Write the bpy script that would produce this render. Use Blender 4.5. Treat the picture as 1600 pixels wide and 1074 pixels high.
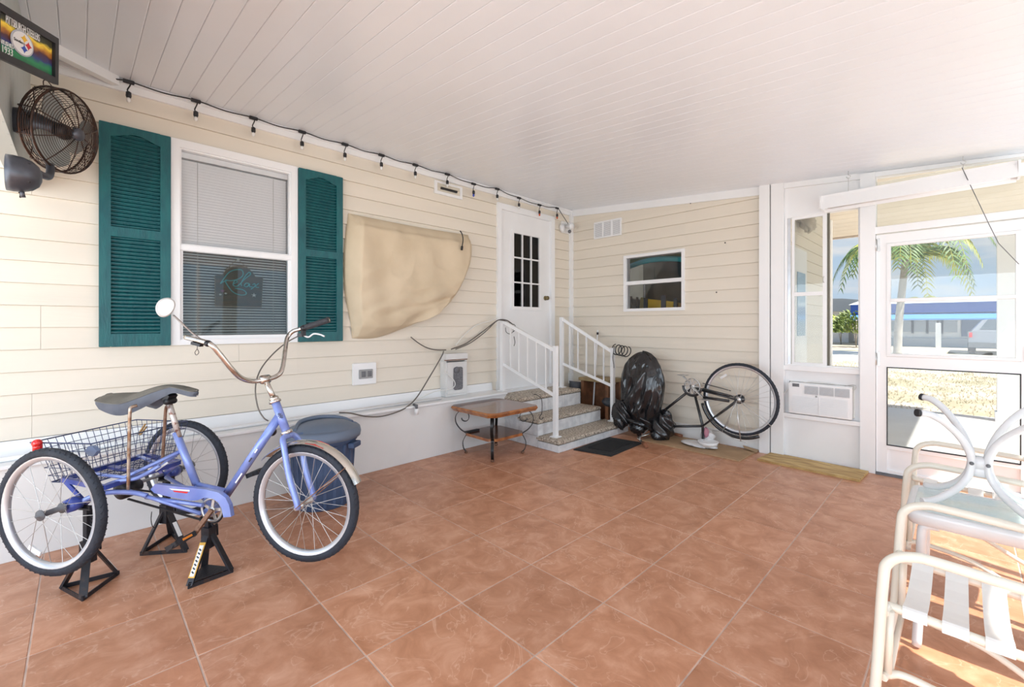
import bpy, math, random
from mathutils import Vector, Matrix, noise
from math import sin, cos, pi, radians, sqrt, atan2

# ---------------------------------------------------------------- camera
FPX, CX, YH, TH, HC = 690.0, 817.0, 508.0, 0.784, 1.27
CT, ST = cos(TH), sin(TH)
scene = bpy.context.scene
COL = scene.collection
for o in list(bpy.data.objects):
    bpy.data.objects.remove(o)
cam_d = bpy.data.cameras.new('camera')
cam = bpy.data.objects.new('camera', cam_d)
COL.objects.link(cam)
cam.location = (0, 0, HC)
cam.rotation_euler = (pi/2, 0, TH - pi/2)
cam_d.sensor_fit = 'HORIZONTAL'
cam_d.sensor_width = 36.0
cam_d.lens = 36.0*FPX/1600
cam_d.shift_x = -(CX-800)/1600
cam_d.shift_y = -(537-YH)/1600
cam_d.clip_start = 0.02
cam_d.clip_end = 400
scene.camera = cam

# ---------------------------------------------------------------- world, sun, exposure
SKY = 0.80
SUN = 9.0
FILL_FRONT = 150
FILL_SIDE = 88
EXPO = 0.0
scene.view_settings.view_transform = 'Standard'
scene.view_settings.look = 'None'
scene.view_settings.gamma = 1
scene.view_settings.use_curve_mapping = False
scene.view_settings.exposure = EXPO

w = bpy.data.worlds.new('world')
scene.world = w
w.use_nodes = True
nt = w.node_tree
N, LK = nt.nodes, nt.links
N.clear()
out = N.new('ShaderNodeOutputWorld')
bg = N.new('ShaderNodeBackground')
tc = N.new('ShaderNodeTexCoord')
sep = N.new('ShaderNodeSeparateXYZ')
LK.new(tc.outputs['Generated'], sep.inputs[0])
cr = N.new('ShaderNodeValToRGB')
e = cr.color_ramp.elements
e[0].position = 0.0; e[0].color = (0.66, 0.82, 0.98, 1)
e[1].position = 0.75; e[1].color = (0.26, 0.47, 0.85, 1)
m_ = cr.color_ramp.elements.new(0.2); m_.color = (0.56, 0.75, 0.96, 1)
LK.new(sep.outputs['Z'], cr.inputs[0])
mp = N.new('ShaderNodeMapping'); mp.inputs['Scale'].default_value = (1.6, 1.6, 6.5)
LK.new(tc.outputs['Generated'], mp.inputs[0])
no = N.new('ShaderNodeTexNoise'); no.inputs['Scale'].default_value = 2.6; no.inputs['Detail'].default_value = 9; no.inputs['Roughness'].default_value = 0.55
LK.new(mp.outputs[0], no.inputs['Vector'])
c2 = N.new('ShaderNodeValToRGB')
c2.color_ramp.elements[0].position = 0.50; c2.color_ramp.elements[0].color = (0, 0, 0, 1)
c2.color_ramp.elements[1].position = 0.66; c2.color_ramp.elements[1].color = (1, 1, 1, 1)
LK.new(no.outputs['Fac'], c2.inputs[0])
mx = N.new('ShaderNodeMix'); mx.data_type = 'RGBA'
LK.new(c2.outputs[0], mx.inputs['Factor'])
LK.new(cr.outputs[0], mx.inputs['A'])
mx.inputs['B'].default_value = (1.0, 1.0, 1.0, 1)
LK.new(mx.outputs['Result'], bg.inputs['Color'])
bg.inputs['Strength'].default_value = SKY
LK.new(bg.outputs[0], out.inputs['Surface'])

def light(name, kind, loc, energy, color, direction, size=None, size_y=None, angle=None):
    d = bpy.data.lights.new(name, kind)
    d.energy = energy
    d.color = color
    if size: d.shape = 'RECTANGLE'; d.size = size; d.size_y = size_y
    if angle is not None: d.angle = angle
    o = bpy.data.objects.new(name, d)
    o.location = loc
    o.rotation_euler = Vector(direction).to_track_quat('-Z', 'Y').to_euler()
    COL.objects.link(o)
    return o
light('sun', 'SUN', (-2, -8, 13), SUN, (1.0, 0.94, 0.84), (0.25, 1.0, -1.5), angle=0.012)
# added fill lamps behind and beside the camera, brightening the porch beyond its daylight
light('front_fill', 'AREA', (-2.7, 0.9, 1.35), FILL_FRONT, (0.80, 0.90, 1.0), (1, 0.05, 0.30), 4.6, 2.2)
light('side_fill', 'AREA', (-0.65, -1.75, 1.25), FILL_SIDE*0.62, (0.80, 0.90, 1.0), (0.06, 1, 0.26), 3.1, 2.0)
light('side_fill_far', 'AREA', (3.95, -1.75, 1.25), FILL_SIDE*0.38, (0.80, 0.90, 1.0), (-0.1, 1, 0.26), 1.6, 2.0)

# ---------------------------------------------------------------- pixel -> plane
def ray(u, v):
    r = (u-CX)/FPX
    return Vector((CT+ST*r, ST-CT*r, -(v-YH)/FPX))
CAM = Vector((0, 0, HC))
def ax(u, v, X): d = ray(u, v); return CAM + d*(X/d.x)
def ay(u, v, Y): d = ray(u, v); return CAM + d*(Y/d.y)
def az(u, v, Z): d = ray(u, v); return CAM + d*((Z-HC)/d.z)
def ad(u, v, d): return CAM + ray(u, v)*d

# ---------------------------------------------------------------- materials
MATS = {}
def mat(name, col, rough=0.5, metal=0.0, var=0.0, vscale=6.0, col2=None, bump=0.0, bscale=40.0, coat=0.0, objvar=0.0, stretch=None, detail=5, sheen=0, spec=None, lo=0.38, hi=0.62):
    if name in MATS: return MATS[name]
    m = bpy.data.materials.new(name); m.use_nodes = True
    n, l = m.node_tree.nodes, m.node_tree.links
    b = n['Principled BSDF']
    b.inputs['Base Color'].default_value = (*col, 1)
    b.inputs['Roughness'].default_value = rough
    b.inputs['Metallic'].default_value = metal
    if coat: b.inputs['Coat Weight'].default_value = coat
    if spec is not None: b.inputs['Specular IOR Level'].default_value = spec
    t = n.new('ShaderNodeTexCoord'); mpn = n.new('ShaderNodeMapping')
    l.new(t.outputs['Object'], mpn.inputs[0])
    if stretch: mpn.inputs['Scale'].default_value = stretch
    src = None
    if col2 is None and var: col2 = tuple(max(0, c*(1-var)) for c in col)
    if col2 is not None:
        no = n.new('ShaderNodeTexNoise'); no.inputs['Scale'].default_value = vscale; no.inputs['Detail'].default_value = detail
        l.new(mpn.outputs[0], no.inputs['Vector'])
        r = n.new('ShaderNodeValToRGB')
        r.color_ramp.elements[0].position = lo; r.color_ramp.elements[0].color = (*col2, 1)
        r.color_ramp.elements[1].position = hi; r.color_ramp.elements[1].color = (*col, 1)
        l.new(no.outputs['Fac'], r.inputs[0]); src = r.outputs[0]
    if objvar:
        oi = n.new('ShaderNodeObjectInfo'); hs = n.new('ShaderNodeHueSaturation')
        mr = n.new('ShaderNodeMapRange'); mr.inputs['To Min'].default_value = 1-objvar; mr.inputs['To Max'].default_value = 1+objvar
        l.new(oi.outputs['Random'], mr.inputs['Value']); l.new(mr.outputs[0], hs.inputs['Value'])
        if src: l.new(src, hs.inputs['Color'])
        else: hs.inputs['Color'].default_value = (*col, 1)
        src = hs.outputs[0]
    if src: l.new(src, b.inputs['Base Color'])
    if bump:
        nb = n.new('ShaderNodeTexNoise'); nb.inputs['Scale'].default_value = bscale; nb.inputs['Detail'].default_value = 4
        l.new(mpn.outputs[0], nb.inputs['Vector'])
        bp = n.new('ShaderNodeBump'); bp.inputs['Strength'].default_value = bump; bp.inputs['Distance'].default_value = 0.01
        l.new(nb.outputs['Fac'], bp.inputs['Height']); l.new(bp.outputs[0], b.inputs['Normal'])
    MATS[name] = m
    return m

def glass(name, tint=(0.95, 0.97, 0.97), haze=0.0, hazecol=(0.8, 0.85, 0.9), refl=1.0):
    m = bpy.data.materials.new(name); m.use_nodes = True
    n, l = m.node_tree.nodes, m.node_tree.links
    n.clear()
    o = n.new('ShaderNodeOutputMaterial')
    tr = n.new('ShaderNodeBsdfTransparent'); tr.inputs[0].default_value = (*tint, 1)
    gl = n.new('ShaderNodeBsdfGlossy'); gl.inputs['Roughness'].default_value = 0.0
    fr = n.new('ShaderNodeFresnel'); fr.inputs[0].default_value = 1.45
    mu = n.new('ShaderNodeMath'); mu.operation = 'MULTIPLY'; mu.inputs[1].default_value = refl
    l.new(fr.outputs[0], mu.inputs[0])
    mx = n.new('ShaderNodeMixShader'); l.new(mu.outputs[0], mx.inputs[0]); l.new(tr.outputs[0], mx.inputs[1]); l.new(gl.outputs[0], mx.inputs[2])
    s = mx
    if haze:
        df = n.new('ShaderNodeBsdfDiffuse'); df.inputs[0].default_value = (*hazecol, 1)
        m2 = n.new('ShaderNodeMixShader'); m2.inputs[0].default_value = haze
        l.new(mx.outputs[0], m2.inputs[1]); l.new(df.outputs[0], m2.inputs[2]); s = m2
    l.new(s.outputs[0], o.inputs[0])
    MATS[name] = m
    return m

WHITE = mat('white_paint', (0.86, 0.865, 0.87), 0.4, var=0.04, vscale=3)
TRIMW = mat('white_trim', (0.88, 0.885, 0.89), 0.35, var=0.03, vscale=2)
SKIRT = mat('skirt_panel', (0.82, 0.82, 0.81), 0.55, var=0.05, vscale=2.0)
SIDING = mat('beige_vinyl_siding', (0.80, 0.735, 0.63), 0.5, var=0.04, vscale=1.2, objvar=0.015, bump=0.05, bscale=25, stretch=(0.4, 0.4, 4))
CEIL = mat('ceiling_panel_white', (0.84, 0.875, 0.925), 0.28, var=0.02, vscale=2.0, spec=0.5)
TEAL = mat('teal_shutter', (0.004, 0.115, 0.125), 0.42, col2=(0.002, 0.085, 0.10), vscale=9, stretch=(3, 3, 0.7), bump=0.25, bscale=30)
CHROME = mat('chrome', (0.70, 0.68, 0.65), 0.22, 1.0, col2=(0.33, 0.27, 0.22), vscale=25, lo=0.3, hi=0.48)
SILVER = mat('galvanised_silver', (0.66, 0.66, 0.65), 0.35, 0.8, var=0.2, vscale=20)
RUSTY = mat('rusty_steel', (0.30, 0.17, 0.11), 0.65, 0.4, col2=(0.16, 0.075, 0.045), vscale=30, bump=0.3, bscale=90)
RUSTCHROME = mat('worn_chrome_rod', (0.52, 0.45, 0.38), 0.4, 0.7, col2=(0.30, 0.17, 0.10), vscale=30)
FRAMEB = mat('lilac_blue_paint', (0.26, 0.35, 0.72), 0.25, 0.2, col2=(0.19, 0.26, 0.64), vscale=8, coat=0.6)
FRAMED = mat('deep_blue_paint', (0.055, 0.095, 0.42), 0.3, 0.2, var=0.3, vscale=14, coat=0.5)
RUBBER = mat('tyre_rubber', (0.022, 0.028, 0.042), 0.7, var=0.35, vscale=14, bump=0.4, bscale=70)
ALLOY = mat('rim_alloy', (0.68, 0.70, 0.74), 0.3, 0.6, var=0.12, vscale=10)
BLACKP = mat('black_plastic', (0.02, 0.02, 0.024), 0.45, var=0.3, vscale=20)
BLACKM = mat('black_metal', (0.022, 0.022, 0.026), 0.4, 0.3, var=0.4, vscale=20)
SADDLE = mat('saddle_vinyl', (0.15, 0.14, 0.12), 0.5, var=0.25, vscale=16, bump=0.15, bscale=120)
SADDLEB = mat('saddle_side', (0.10, 0.115, 0.15), 0.5, var=0.2, vscale=16)
JACK = mat('jack_steel', (0.028, 0.028, 0.034), 0.5, 0.4, col2=(0.10, 0.055, 0.035), vscale=14, lo=0.28, hi=0.42, bump=0.2, bscale=60)
ORANGE = mat('orange_reflector', (0.8, 0.25, 0.02), 0.3)
RED = mat('red_reflector', (0.72, 0.015, 0.015), 0.2, coat=0.8)
LABELW = mat('white_sticker', (0.82, 0.82, 0.82), 0.5)
YELLOWS = mat('yellow_sticker', (0.75, 0.42, 0.05), 0.5, var=0.3, vscale=40)
BINB = mat('blue_grey_bin_plastic', (0.065, 0.11, 0.21), 0.55, col2=(0.045, 0.075, 0.15), vscale=7, bump=0.15, bscale=30)
BINLID = mat('blue_grey_lid_plastic', (0.075, 0.135, 0.27), 0.5, col2=(0.14, 0.18, 0.25), vscale=5, bump=0.15, bscale=30, lo=0.62, hi=0.45)
IRON = mat('wrought_iron', (0.035, 0.035, 0.036), 0.35, 0.7, var=0.4, vscale=30)
WOODT = mat('varnished_table_wood', (0.20, 0.075, 0.032), 0.22, col2=(0.115, 0.04, 0.02), vscale=7, stretch=(1, 7, 1), coat=0.3)
WOODE = mat('table_wood_edge', (0.42, 0.16, 0.045), 0.35, col2=(0.24, 0.075, 0.02), vscale=14, coat=0.5, bump=0.6, bscale=30)
STEPTREAD = mat('pebble_tread', (0.68, 0.60, 0.50), 0.6, col2=(0.25, 0.20, 0.15), vscale=60, bump=1.0, bscale=60, detail=2)
STEPTILE = mat('white_riser_tile', (0.76, 0.77, 0.78), 0.4, col2=(0.62, 0.63, 0.65), vscale=14, bump=0.5, bscale=22)
GROUTD = mat('dark_grout', (0.22, 0.21, 0.20), 0.9, var=0.2)
COVER = mat('beige_canvas_cover', (0.68, 0.565, 0.405), 0.75, col2=(0.62, 0.505, 0.35), vscale=3.0, bump=0.18, bscale=14)
GREYB = mat('grey_box_plastic', (0.74, 0.735, 0.72), 0.55, var=0.08, vscale=6)
DGREY = mat('dark_grey_plastic', (0.16, 0.165, 0.18), 0.5, var=0.2, vscale=20)
CABLE = mat('grey_cable', (0.14, 0.125, 0.11), 0.6)
CABLEB = mat('black_cable', (0.012, 0.012, 0.013), 0.5)
CABLEW = mat('white_cable', (0.78, 0.77, 0.74), 0.5)
BULB = mat('clear_bulb', (0.82, 0.82, 0.80), 0.1, coat=1)
BULBR = mat('orange_red_bulb', (0.62, 0.10, 0.03), 0.2, coat=1)
BULBB = mat('blue_bulb', (0.02, 0.06, 0.45), 0.2, coat=1)
BAG = mat('black_bin_bag', (0.012, 0.012, 0.014), 0.22, bump=1.0, bscale=13, coat=0.4, stretch=(1, 1, 0.45))
MATM = mat('black_rubber_mat', (0.022, 0.023, 0.026), 0.8, var=0.3, vscale=120, bump=0.8, bscale=150)
CARD = mat('brown_cardboard', (0.47, 0.31, 0.18), 0.8, col2=(0.39, 0.25, 0.14), vscale=5)
PLY = mat('plywood', (0.62, 0.44, 0.18), 0.6, col2=(0.36, 0.21, 0.07), vscale=4, stretch=(6, 1.2, 1), bump=0.1)
BROWNW = mat('brown_wood_box', (0.22, 0.095, 0.045), 0.5, var=0.4, vscale=10)
CREAM = mat('cream_chair_enamel', (0.80, 0.765, 0.665), 0.3, var=0.05, vscale=8, coat=0.4)
STRAP = mat('white_vinyl_strap', (0.86, 0.86, 0.84), 0.35, var=0.04, vscale=8)
GLEG = mat('grey_white_enamel', (0.76, 0.78, 0.80), 0.3, var=0.06, vscale=8, coat=0.4)
BAGC = mat('clear_plastic_bag', (0.80, 0.79, 0.79), 0.2, var=0.1, vscale=12, bump=0.6, bscale=30)
BRONZE = mat('oil_rubbed_bronze', (0.035, 0.025, 0.022), 0.4, 0.6, col2=(0.075, 0.035, 0.022), vscale=50)
FANBODY = mat('fan_body_dark', (0.10, 0.105, 0.125), 0.35, 0.5, var=0.2)
BLADE = mat('fan_blade_grey', (0.34, 0.36, 0.34), 0.4, 0.2, var=0.1)
HEADER = mat('grey_green_panel', (0.50, 0.53, 0.505), 0.5, var=0.04, vscale=3)
BRASS = mat('aged_brass', (0.28, 0.22, 0.11), 0.35, 0.9, var=0.3, vscale=30)
GLASSW = glass('window_glass', (0.99, 0.99, 0.99))
GLASSD = glass('door_screen_glass', haze=0.05)
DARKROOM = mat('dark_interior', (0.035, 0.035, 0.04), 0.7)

def tile_material():
    m = bpy.data.materials.new('terracotta_tile'); m.use_nodes = True
    n, l = m.node_tree.nodes, m.node_tree.links
    b = n['Principled BSDF']
    g = n.new('ShaderNodeNewGeometry')
    oi = n.new('ShaderNodeObjectInfo')
    ad_ = n.new('ShaderNodeVectorMath'); ad_.operation = 'ADD'
    sc = n.new('ShaderNodeVectorMath'); sc.operation = 'SCALE'; sc.inputs['Scale'].default_value = 37.0
    l.new(oi.outputs['Random'], sc.inputs[0]); l.new(g.outputs['Position'], ad_.inputs[0]); l.new(sc.outputs[0], ad_.inputs[1])
    n1 = n.new('ShaderNodeTexNoise'); n1.inputs['Scale'].default_value = 7; n1.inputs['Detail'].default_value = 8; n1.inputs['Roughness'].default_value = 0.62; n1.inputs['Distortion'].default_value = 0.6
    l.new(ad_.outputs[0], n1.inputs['Vector'])
    r = n.new('ShaderNodeValToRGB')
    r.color_ramp.elements[0].position = 0.28; r.color_ramp.elements[0].color = (0.40, 0.17, 0.085, 1)
    r.color_ramp.elements[1].position = 0.72; r.color_ramp.elements[1].color = (0.66, 0.36, 0.235, 1)
    k = r.color_ramp.elements.new(0.5); k.color = (0.53, 0.25, 0.142, 1)
    l.new(n1.outputs['Fac'], r.inputs[0])
    # thin pale veins
    n2 = n.new('ShaderNodeTexNoise'); n2.inputs['Scale'].default_value = 4.5; n2.inputs['Detail'].default_value = 3; n2.inputs['Distortion'].default_value = 2.2
    l.new(ad_.outputs[0], n2.inputs['Vector'])
    r2 = n.new('ShaderNodeValToRGB')
    r2.color_ramp.elements[0].position = 0.560; r2.color_ramp.elements[0].color = (0, 0, 0, 1)
    r2.color_ramp.elements[1].position = 0.590; r2.color_ramp.elements[1].color = (0, 0, 0, 1)
    k = r2.color_ramp.elements.new(0.574); k.color = (0.5, 0.5, 0.5, 1)
    l.new(n2.outputs['Fac'], r2.inputs[0])
    mx = n.new('ShaderNodeMix'); mx.data_type = 'RGBA'
    l.new(r2.outputs[0], mx.inputs['Factor']); l.new(r.outputs[0], mx.inputs['A']); mx.inputs['B'].default_value = (0.72, 0.46, 0.34, 1)
    hs = n.new('ShaderNodeHueSaturation'); mr = n.new('ShaderNodeMapRange'); mr.inputs['To Min'].default_value = 0.93; mr.inputs['To Max'].default_value = 1.07
    l.new(oi.outputs['Random'], mr.inputs['Value']); l.new(mr.outputs[0], hs.inputs['Value']); l.new(mx.outputs['Result'], hs.inputs['Color'])
    l.new(hs.outputs[0], b.inputs['Base Color'])
    b.inputs['Roughness'].default_value = 0.36
    bp = n.new('ShaderNodeBump'); bp.inputs['Strength'].default_value = 0.25; bp.inputs['Distance'].default_value = 0.004
    l.new(n1.outputs['Fac'], bp.inputs['Height']); l.new(bp.outputs[0], b.inputs['Normal'])
    MATS['tile'] = m
    return m
TILE = tile_material()
GROUT = mat('pale_grout', (0.66, 0.50, 0.42), 0.85, var=0.25, vscale=9)

# ---------------------------------------------------------------- mesh helpers
class MB:
    def __init__(s): s.v = []; s.f = []; s.sm = []
    def add(s, v, f, smooth=False):
        o = len(s.v); s.v += [Vector(p) for p in v]; s.f += [tuple(i+o for i in q) for q in f]; s.sm += [smooth]*len(f); return s
    def box(s, a, b):
        x0, y0, z0 = a; x1, y1, z1 = b
        if x0 > x1: x0, x1 = x1, x0
        if y0 > y1: y0, y1 = y1, y0
        if z0 > z1: z0, z1 = z1, z0
        return s.add([(x0,y0,z0),(x1,y0,z0),(x1,y1,z0),(x0,y1,z0),(x0,y0,z1),(x1,y0,z1),(x1,y1,z1),(x0,y1,z1)],
                     [(0,3,2,1),(4,5,6,7),(0,1,5,4),(1,2,6,5),(2,3,7,6),(3,0,4,7)])
    def cbox(s, a, b, c=0.003):   # box with chamfered top edges (all 12 edges via inset profile along z)
        x0, y0, z0 = a; x1, y1, z1 = b
        if x0 > x1: x0, x1 = x1, x0
        if y0 > y1: y0, y1 = y1, y0
        if z0 > z1: z0, z1 = z1, z0
        c = min(c, (x1-x0)/3, (y1-y0)/3, (z1-z0)/3)
        v = []
        for z, i in ((z0, c), (z0+c, 0), (z1-c, 0), (z1, c)):
            for (x, y) in ((x0+i, y0+c*0), (x1-i, y0+c*0), (x1, y0+i+c*0), (x1, y1-i)): pass
            v += [(x0+i, y0+i, z), (x1-i, y0+i, z), (x1-i, y1-i, z), (x0+i, y1-i, z)]
        f = [(3,2,1,0), (12,13,14,15)]
        for r in range(3):
            for k in range(4):
                a_ = r*4+k; b_ = r*4+(k+1) % 4
                f.append((a_, b_, b_+4, a_+4))
        return s.add(v, f)
    def bar(s, p, q, w_, h_, up=(0, 0, 1)):   # rectangular bar from p to q
        p, q = Vector(p), Vector(q); d = (q-p).normalized(); u = Vector(up)
        a = d.cross(u)
        if a.length < 1e-4: a = d.cross(Vector((1, 0, 0)))
        a.normalize(); b = a.cross(d).normalized()
        a *= w_/2; b *= h_/2
        v = [p-a-b, p+a-b, p+a+b, p-a+b, q-a-b, q+a-b, q+a+b, q-a+b]
        return s.add(v, [(0,3,2,1),(4,5,6,7),(0,1,5,4),(1,2,6,5),(2,3,7,6),(3,0,4,7)])
    def tube(s, pts, r, n=8, closed=False, flat=1.0, caps=True, up=None):
        pts = [Vector(p) for p in pts]; m = len(pts)
        rr = r if isinstance(r, (list, tuple)) else [r]*m
        T = []
        for i in range(m):
            if closed: t = pts[(i+1) % m]-pts[i-1]
            else: t = pts[min(i+1, m-1)]-pts[max(i-1, 0)]
            if t.length < 1e-9: t = Vector((0, 0, 1))
            T.append(t.normalized())
        nrm = Vector(up) if up else (Vector((0, 0, 1)) if abs(T[0].z) < 0.9 else Vector((1, 0, 0)))
        v = []; 
        for i in range(m):
            nrm = nrm - T[i]*nrm.dot(T[i])
            if nrm.length < 1e-5: nrm = T[i].orthogonal()
            nrm.normalize(); bn = T[i].cross(nrm)
            for k in range(n):
                a = 2*pi*k/n
                v.append(pts[i]+nrm*cos(a)*rr[i]+bn*sin(a)*rr[i]*flat)
        f = []
        for i in range(m if closed else m-1):
            j = (i+1) % m
            for k in range(n):
                k2 = (k+1) % n
                f.append((i*n+k, i*n+k2, j*n+k2, j*n+k))
        s.add(v, f, True)
        if caps and not closed:
            s.f.append(tuple(range(len(s.v)-m*n, len(s.v)-m*n+n))[::-1]); s.sm.append(False)
            s.f.append(tuple(range(len(s.v)-n, len(s.v)))); s.sm.append(False)
        return s
    def lathe(s, prof, o=(0, 0, 0), axis=(0, 0, 1), n=24, closed=False, smooth=True, sx=None):
        o = Vector(o); a = Vector(axis).normalized(); u = Vector(sx) if sx else a.orthogonal()
        u = (u-a*u.dot(a)).normalized(); w_ = a.cross(u)
        v = []; m = len(prof)
        for (r, z) in prof:
            for k in range(n):
                t = 2*pi*k/n
                v.append(o+a*z+u*(r*cos(t))+w_*(r*sin(t)))
        f = []
        for i in range(m if closed else m-1):
            j = (i+1) % m
            for k in range(n):
                k2 = (k+1) % n
                f.append((i*n+k, i*n+k2, j*n+k2, j*n+k))
        if not closed:
            if prof[0][0] > 1e-5: f.append(tuple(range(n))[::-1])
            if prof[-1][0] > 1e-5: f.append(tuple(range((m-1)*n, m*n)))
        return s.add(v, f, smooth)
    def ball(s, o, r, n=12, sc=(1, 1, 1)):
        pr = [(max(1e-6, sin(pi*i/8))*r, -cos(pi*i/8)*r) for i in range(9)]
        b = MB().lathe(pr, (0, 0, 0), (0, 0, 1), n)
        return s.add([Vector((p.x*sc[0], p.y*sc[1], p.z*sc[2]))+Vector(o) for p in b.v], b.f, True)
    def prism(s, poly, ext):   # polygon (3d points) extruded by vector
        ext = Vector(ext); m = len(poly); p = [Vector(q) for q in poly]
        v = p+[q+ext for q in p]
        f = [tuple(range(m))[::-1], tuple(range(m, 2*m))]+[(i, (i+1) % m, (i+1) % m+m, i+m) for i in range(m)]
        return s.add(v, f)
    def grid(s, fn, nu, nv, smooth=True, cu=False):
        v = [fn(i/nu, j/nv) for j in range(nv+1) for i in range(nu+1)]
        f = [(j*(nu+1)+i, j*(nu+1)+i+1, (j+1)*(nu+1)+i+1, (j+1)*(nu+1)+i) for j in range(nv) for i in range(nu)]
        return s.add(v, f, smooth)
    def xf(s, M): s.v = [M @ p for p in s.v]; return s
    def mesh(s, name, off=Vector((0, 0, 0))):
        me = bpy.data.meshes.new(name)
        me.from_pydata([tuple(p-off) for p in s.v], [], s.f)
        me.polygons.foreach_set('use_smooth', s.sm)
        me.update()
        return me

ORG = {}
def base(mb):
    xs = [p.x for p in mb.v]; ys = [p.y for p in mb.v]; zs = [p.z for p in mb.v]
    return Vector(((min(xs)+max(xs))/2, (min(ys)+max(ys))/2, min(zs)))
def obj(name, mb, m, parent=None, label=None):
    """one mesh object. parent = thing or part (already built at world coordinates)"""
    if parent is None: off = base(mb)
    else: off = ORG[parent.name]
    me = mb.mesh(name, off)
    me.materials.append(m)
    o = bpy.data.objects.new(name, me)
    COL.objects.link(o)
    if parent is None: o.location = off
    else: o.parent = parent
    ORG[o.name] = off
    if label: o['label'] = label
    return o
def thing(name, label, cat, loc, group=None):
    o = bpy.data.objects.new(name, None); COL.objects.link(o)
    o.location = loc; o.empty_display_size = 0.05
    ORG[o.name] = Vector(loc)
    return tag(o, label, cat, group)
def tag(o, label, cat, group=None, kind=None):
    o['label'] = label; o['category'] = cat
    if group: o['group'] = group
    if kind: o['kind'] = kind
    return o
def struct(name, mb, m, parent=None, label=None, cat=None):
    o = obj(name, mb, m, parent)
    if parent is None: o['kind'] = 'structure'
    if label: o['label'] = label
    if cat: o['category'] = cat
    return o
def cm(pts, k=6, closed=False):   # catmull-rom
    P = [Vector(p) for p in pts]; n = len(P); out = []
    rng = range(n if closed else n-1)
    for i in rng:
        if closed: a, b, c, d = P[i-1], P[i], P[(i+1) % n], P[(i+2) % n]
        else: a, b, c, d = P[max(i-1, 0)], P[i], P[i+1], P[min(i+2, n-1)]
        for j in range(k):
            t = j/k
            out.append(0.5*((2*b)+(c-a)*t+(2*a-5*b+4*c-d)*t*t+(3*b-a-3*c+d)*t*t*t))
    if not closed: out.append(P[-1])
    return out
def text_mb(s, size, o, right, up, depth=0.001, align='CENTER', shear=0.0, sx=1.0):
    cu = bpy.data.curves.new('t', 'FONT'); cu.body = s; cu.size = size; cu.align_x = align; cu.align_y = 'CENTER'; cu.extrude = depth; cu.shear = shear; cu.resolution_u = 3
    to = bpy.data.objects.new('t', cu); COL.objects.link(to)
    dg = bpy.context.evaluated_depsgraph_get()
    me = bpy.data.meshes.new_from_object(to.evaluated_get(dg))
    right, up = Vector(right).normalized(), Vector(up).normalized(); nn = right.cross(up)
    b = MB().add([Vector(o)+right*(q.co.x*sx)+up*q.co.y+nn*q.co.z for q in me.vertices], [tuple(p.vertices) for p in me.polygons])
    bpy.data.objects.remove(to); bpy.data.curves.remove(cu); bpy.data.meshes.remove(me)
    return b
# ================================================================ SETTING
XB, YL, YK, YR = 4.84, 3.88, 3.62, -1.15     # back wall, left siding plane, skirt plane, right (screen) wall
X0 = -1.6
def CZ(y): return 2.862+0.084*(y-3.88)

# ---- floor with tiles
fl = struct('floor', MB().box((X0, YR, -0.10), (XB+0.05, YK+0.02, -0.0018)), GROUT)
T = 0.4575; TX, TY, GR = 1.232, 1.165, 0.0028
shared = None
for i in range(-7, 9):
    for j in range(-6, 7):
        x0 = TX+i*T+GR; x1 = TX+(i+1)*T-GR; y0 = TY+j*T+GR; y1 = TY+(j+1)*T-GR
        cx0, cx1, cy0, cy1 = max(x0, X0), min(x1, XB), max(y0, YR), min(y1, YK)
        if cx1-cx0 < 0.02 or cy1-cy0 < 0.02: continue
        full = (cx0 == x0 and cx1 == x1 and cy0 == y0 and cy1 == y1)
        if full and shared:
            o = bpy.data.objects.new('tile', shared)
            COL.objects.link(o); o.parent = fl; ORG[o.name] = ORG['floor']
            o.location = (x0-sx0, y0-sy0, 0)
        else:
            o = obj('tile', MB().cbox((cx0, cy0, -0.02), (cx1, cy1, 0), 0.0018), TILE, fl)
            if full: shared = o.data; sx0, sy0 = x0, y0

# ---- ceiling: sloped roof panels
def slab(mb, x0, x1, y0, y1, off, th):
    v = [(x0, y0, CZ(y0)+off), (x1, y0, CZ(y0)+off), (x1, y1, CZ(y1)+off), (x0, y1, CZ(y1)+off)]
    v += [(a, b, c+th) for a, b, c in v]
    return mb.add(v, [(0,3,2,1),(4,5,6,7),(0,1,5,4),(1,2,6,5),(2,3,7,6),(3,0,4,7)])
ceil = struct('ceiling', slab(MB(), X0, XB+0.06, YR-0.25, YL+0.1, 0.012, 0.09), CEIL)
PW = 0.1016
for k in range(int((XB-X0)/PW)+1):
    x0 = X0+k*PW; x1 = min(x0+PW-0.0014, XB)
    if x1-x0 < 0.01: continue
    y0, y1, b = YR-0.25, YL, 0.004
    prof = [(x0, 0.012), (x0, 0.0015), (x0+b, 0), (x1-b, 0), (x1, 0.0015), (x1, 0.012)]
    v = [(x, y, CZ(y)+z) for y in (y0, y1) for x, z in prof]
    f = [(i, i+1, i+7, i+6) for i in range(5)]+[(0, 5, 4, 3, 2, 1)[::-1], (6, 7, 8, 9, 10, 11)]
    obj('ceiling_panel', MB().add(v, [q[::-1] for q in f]), CEIL, ceil)

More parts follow.
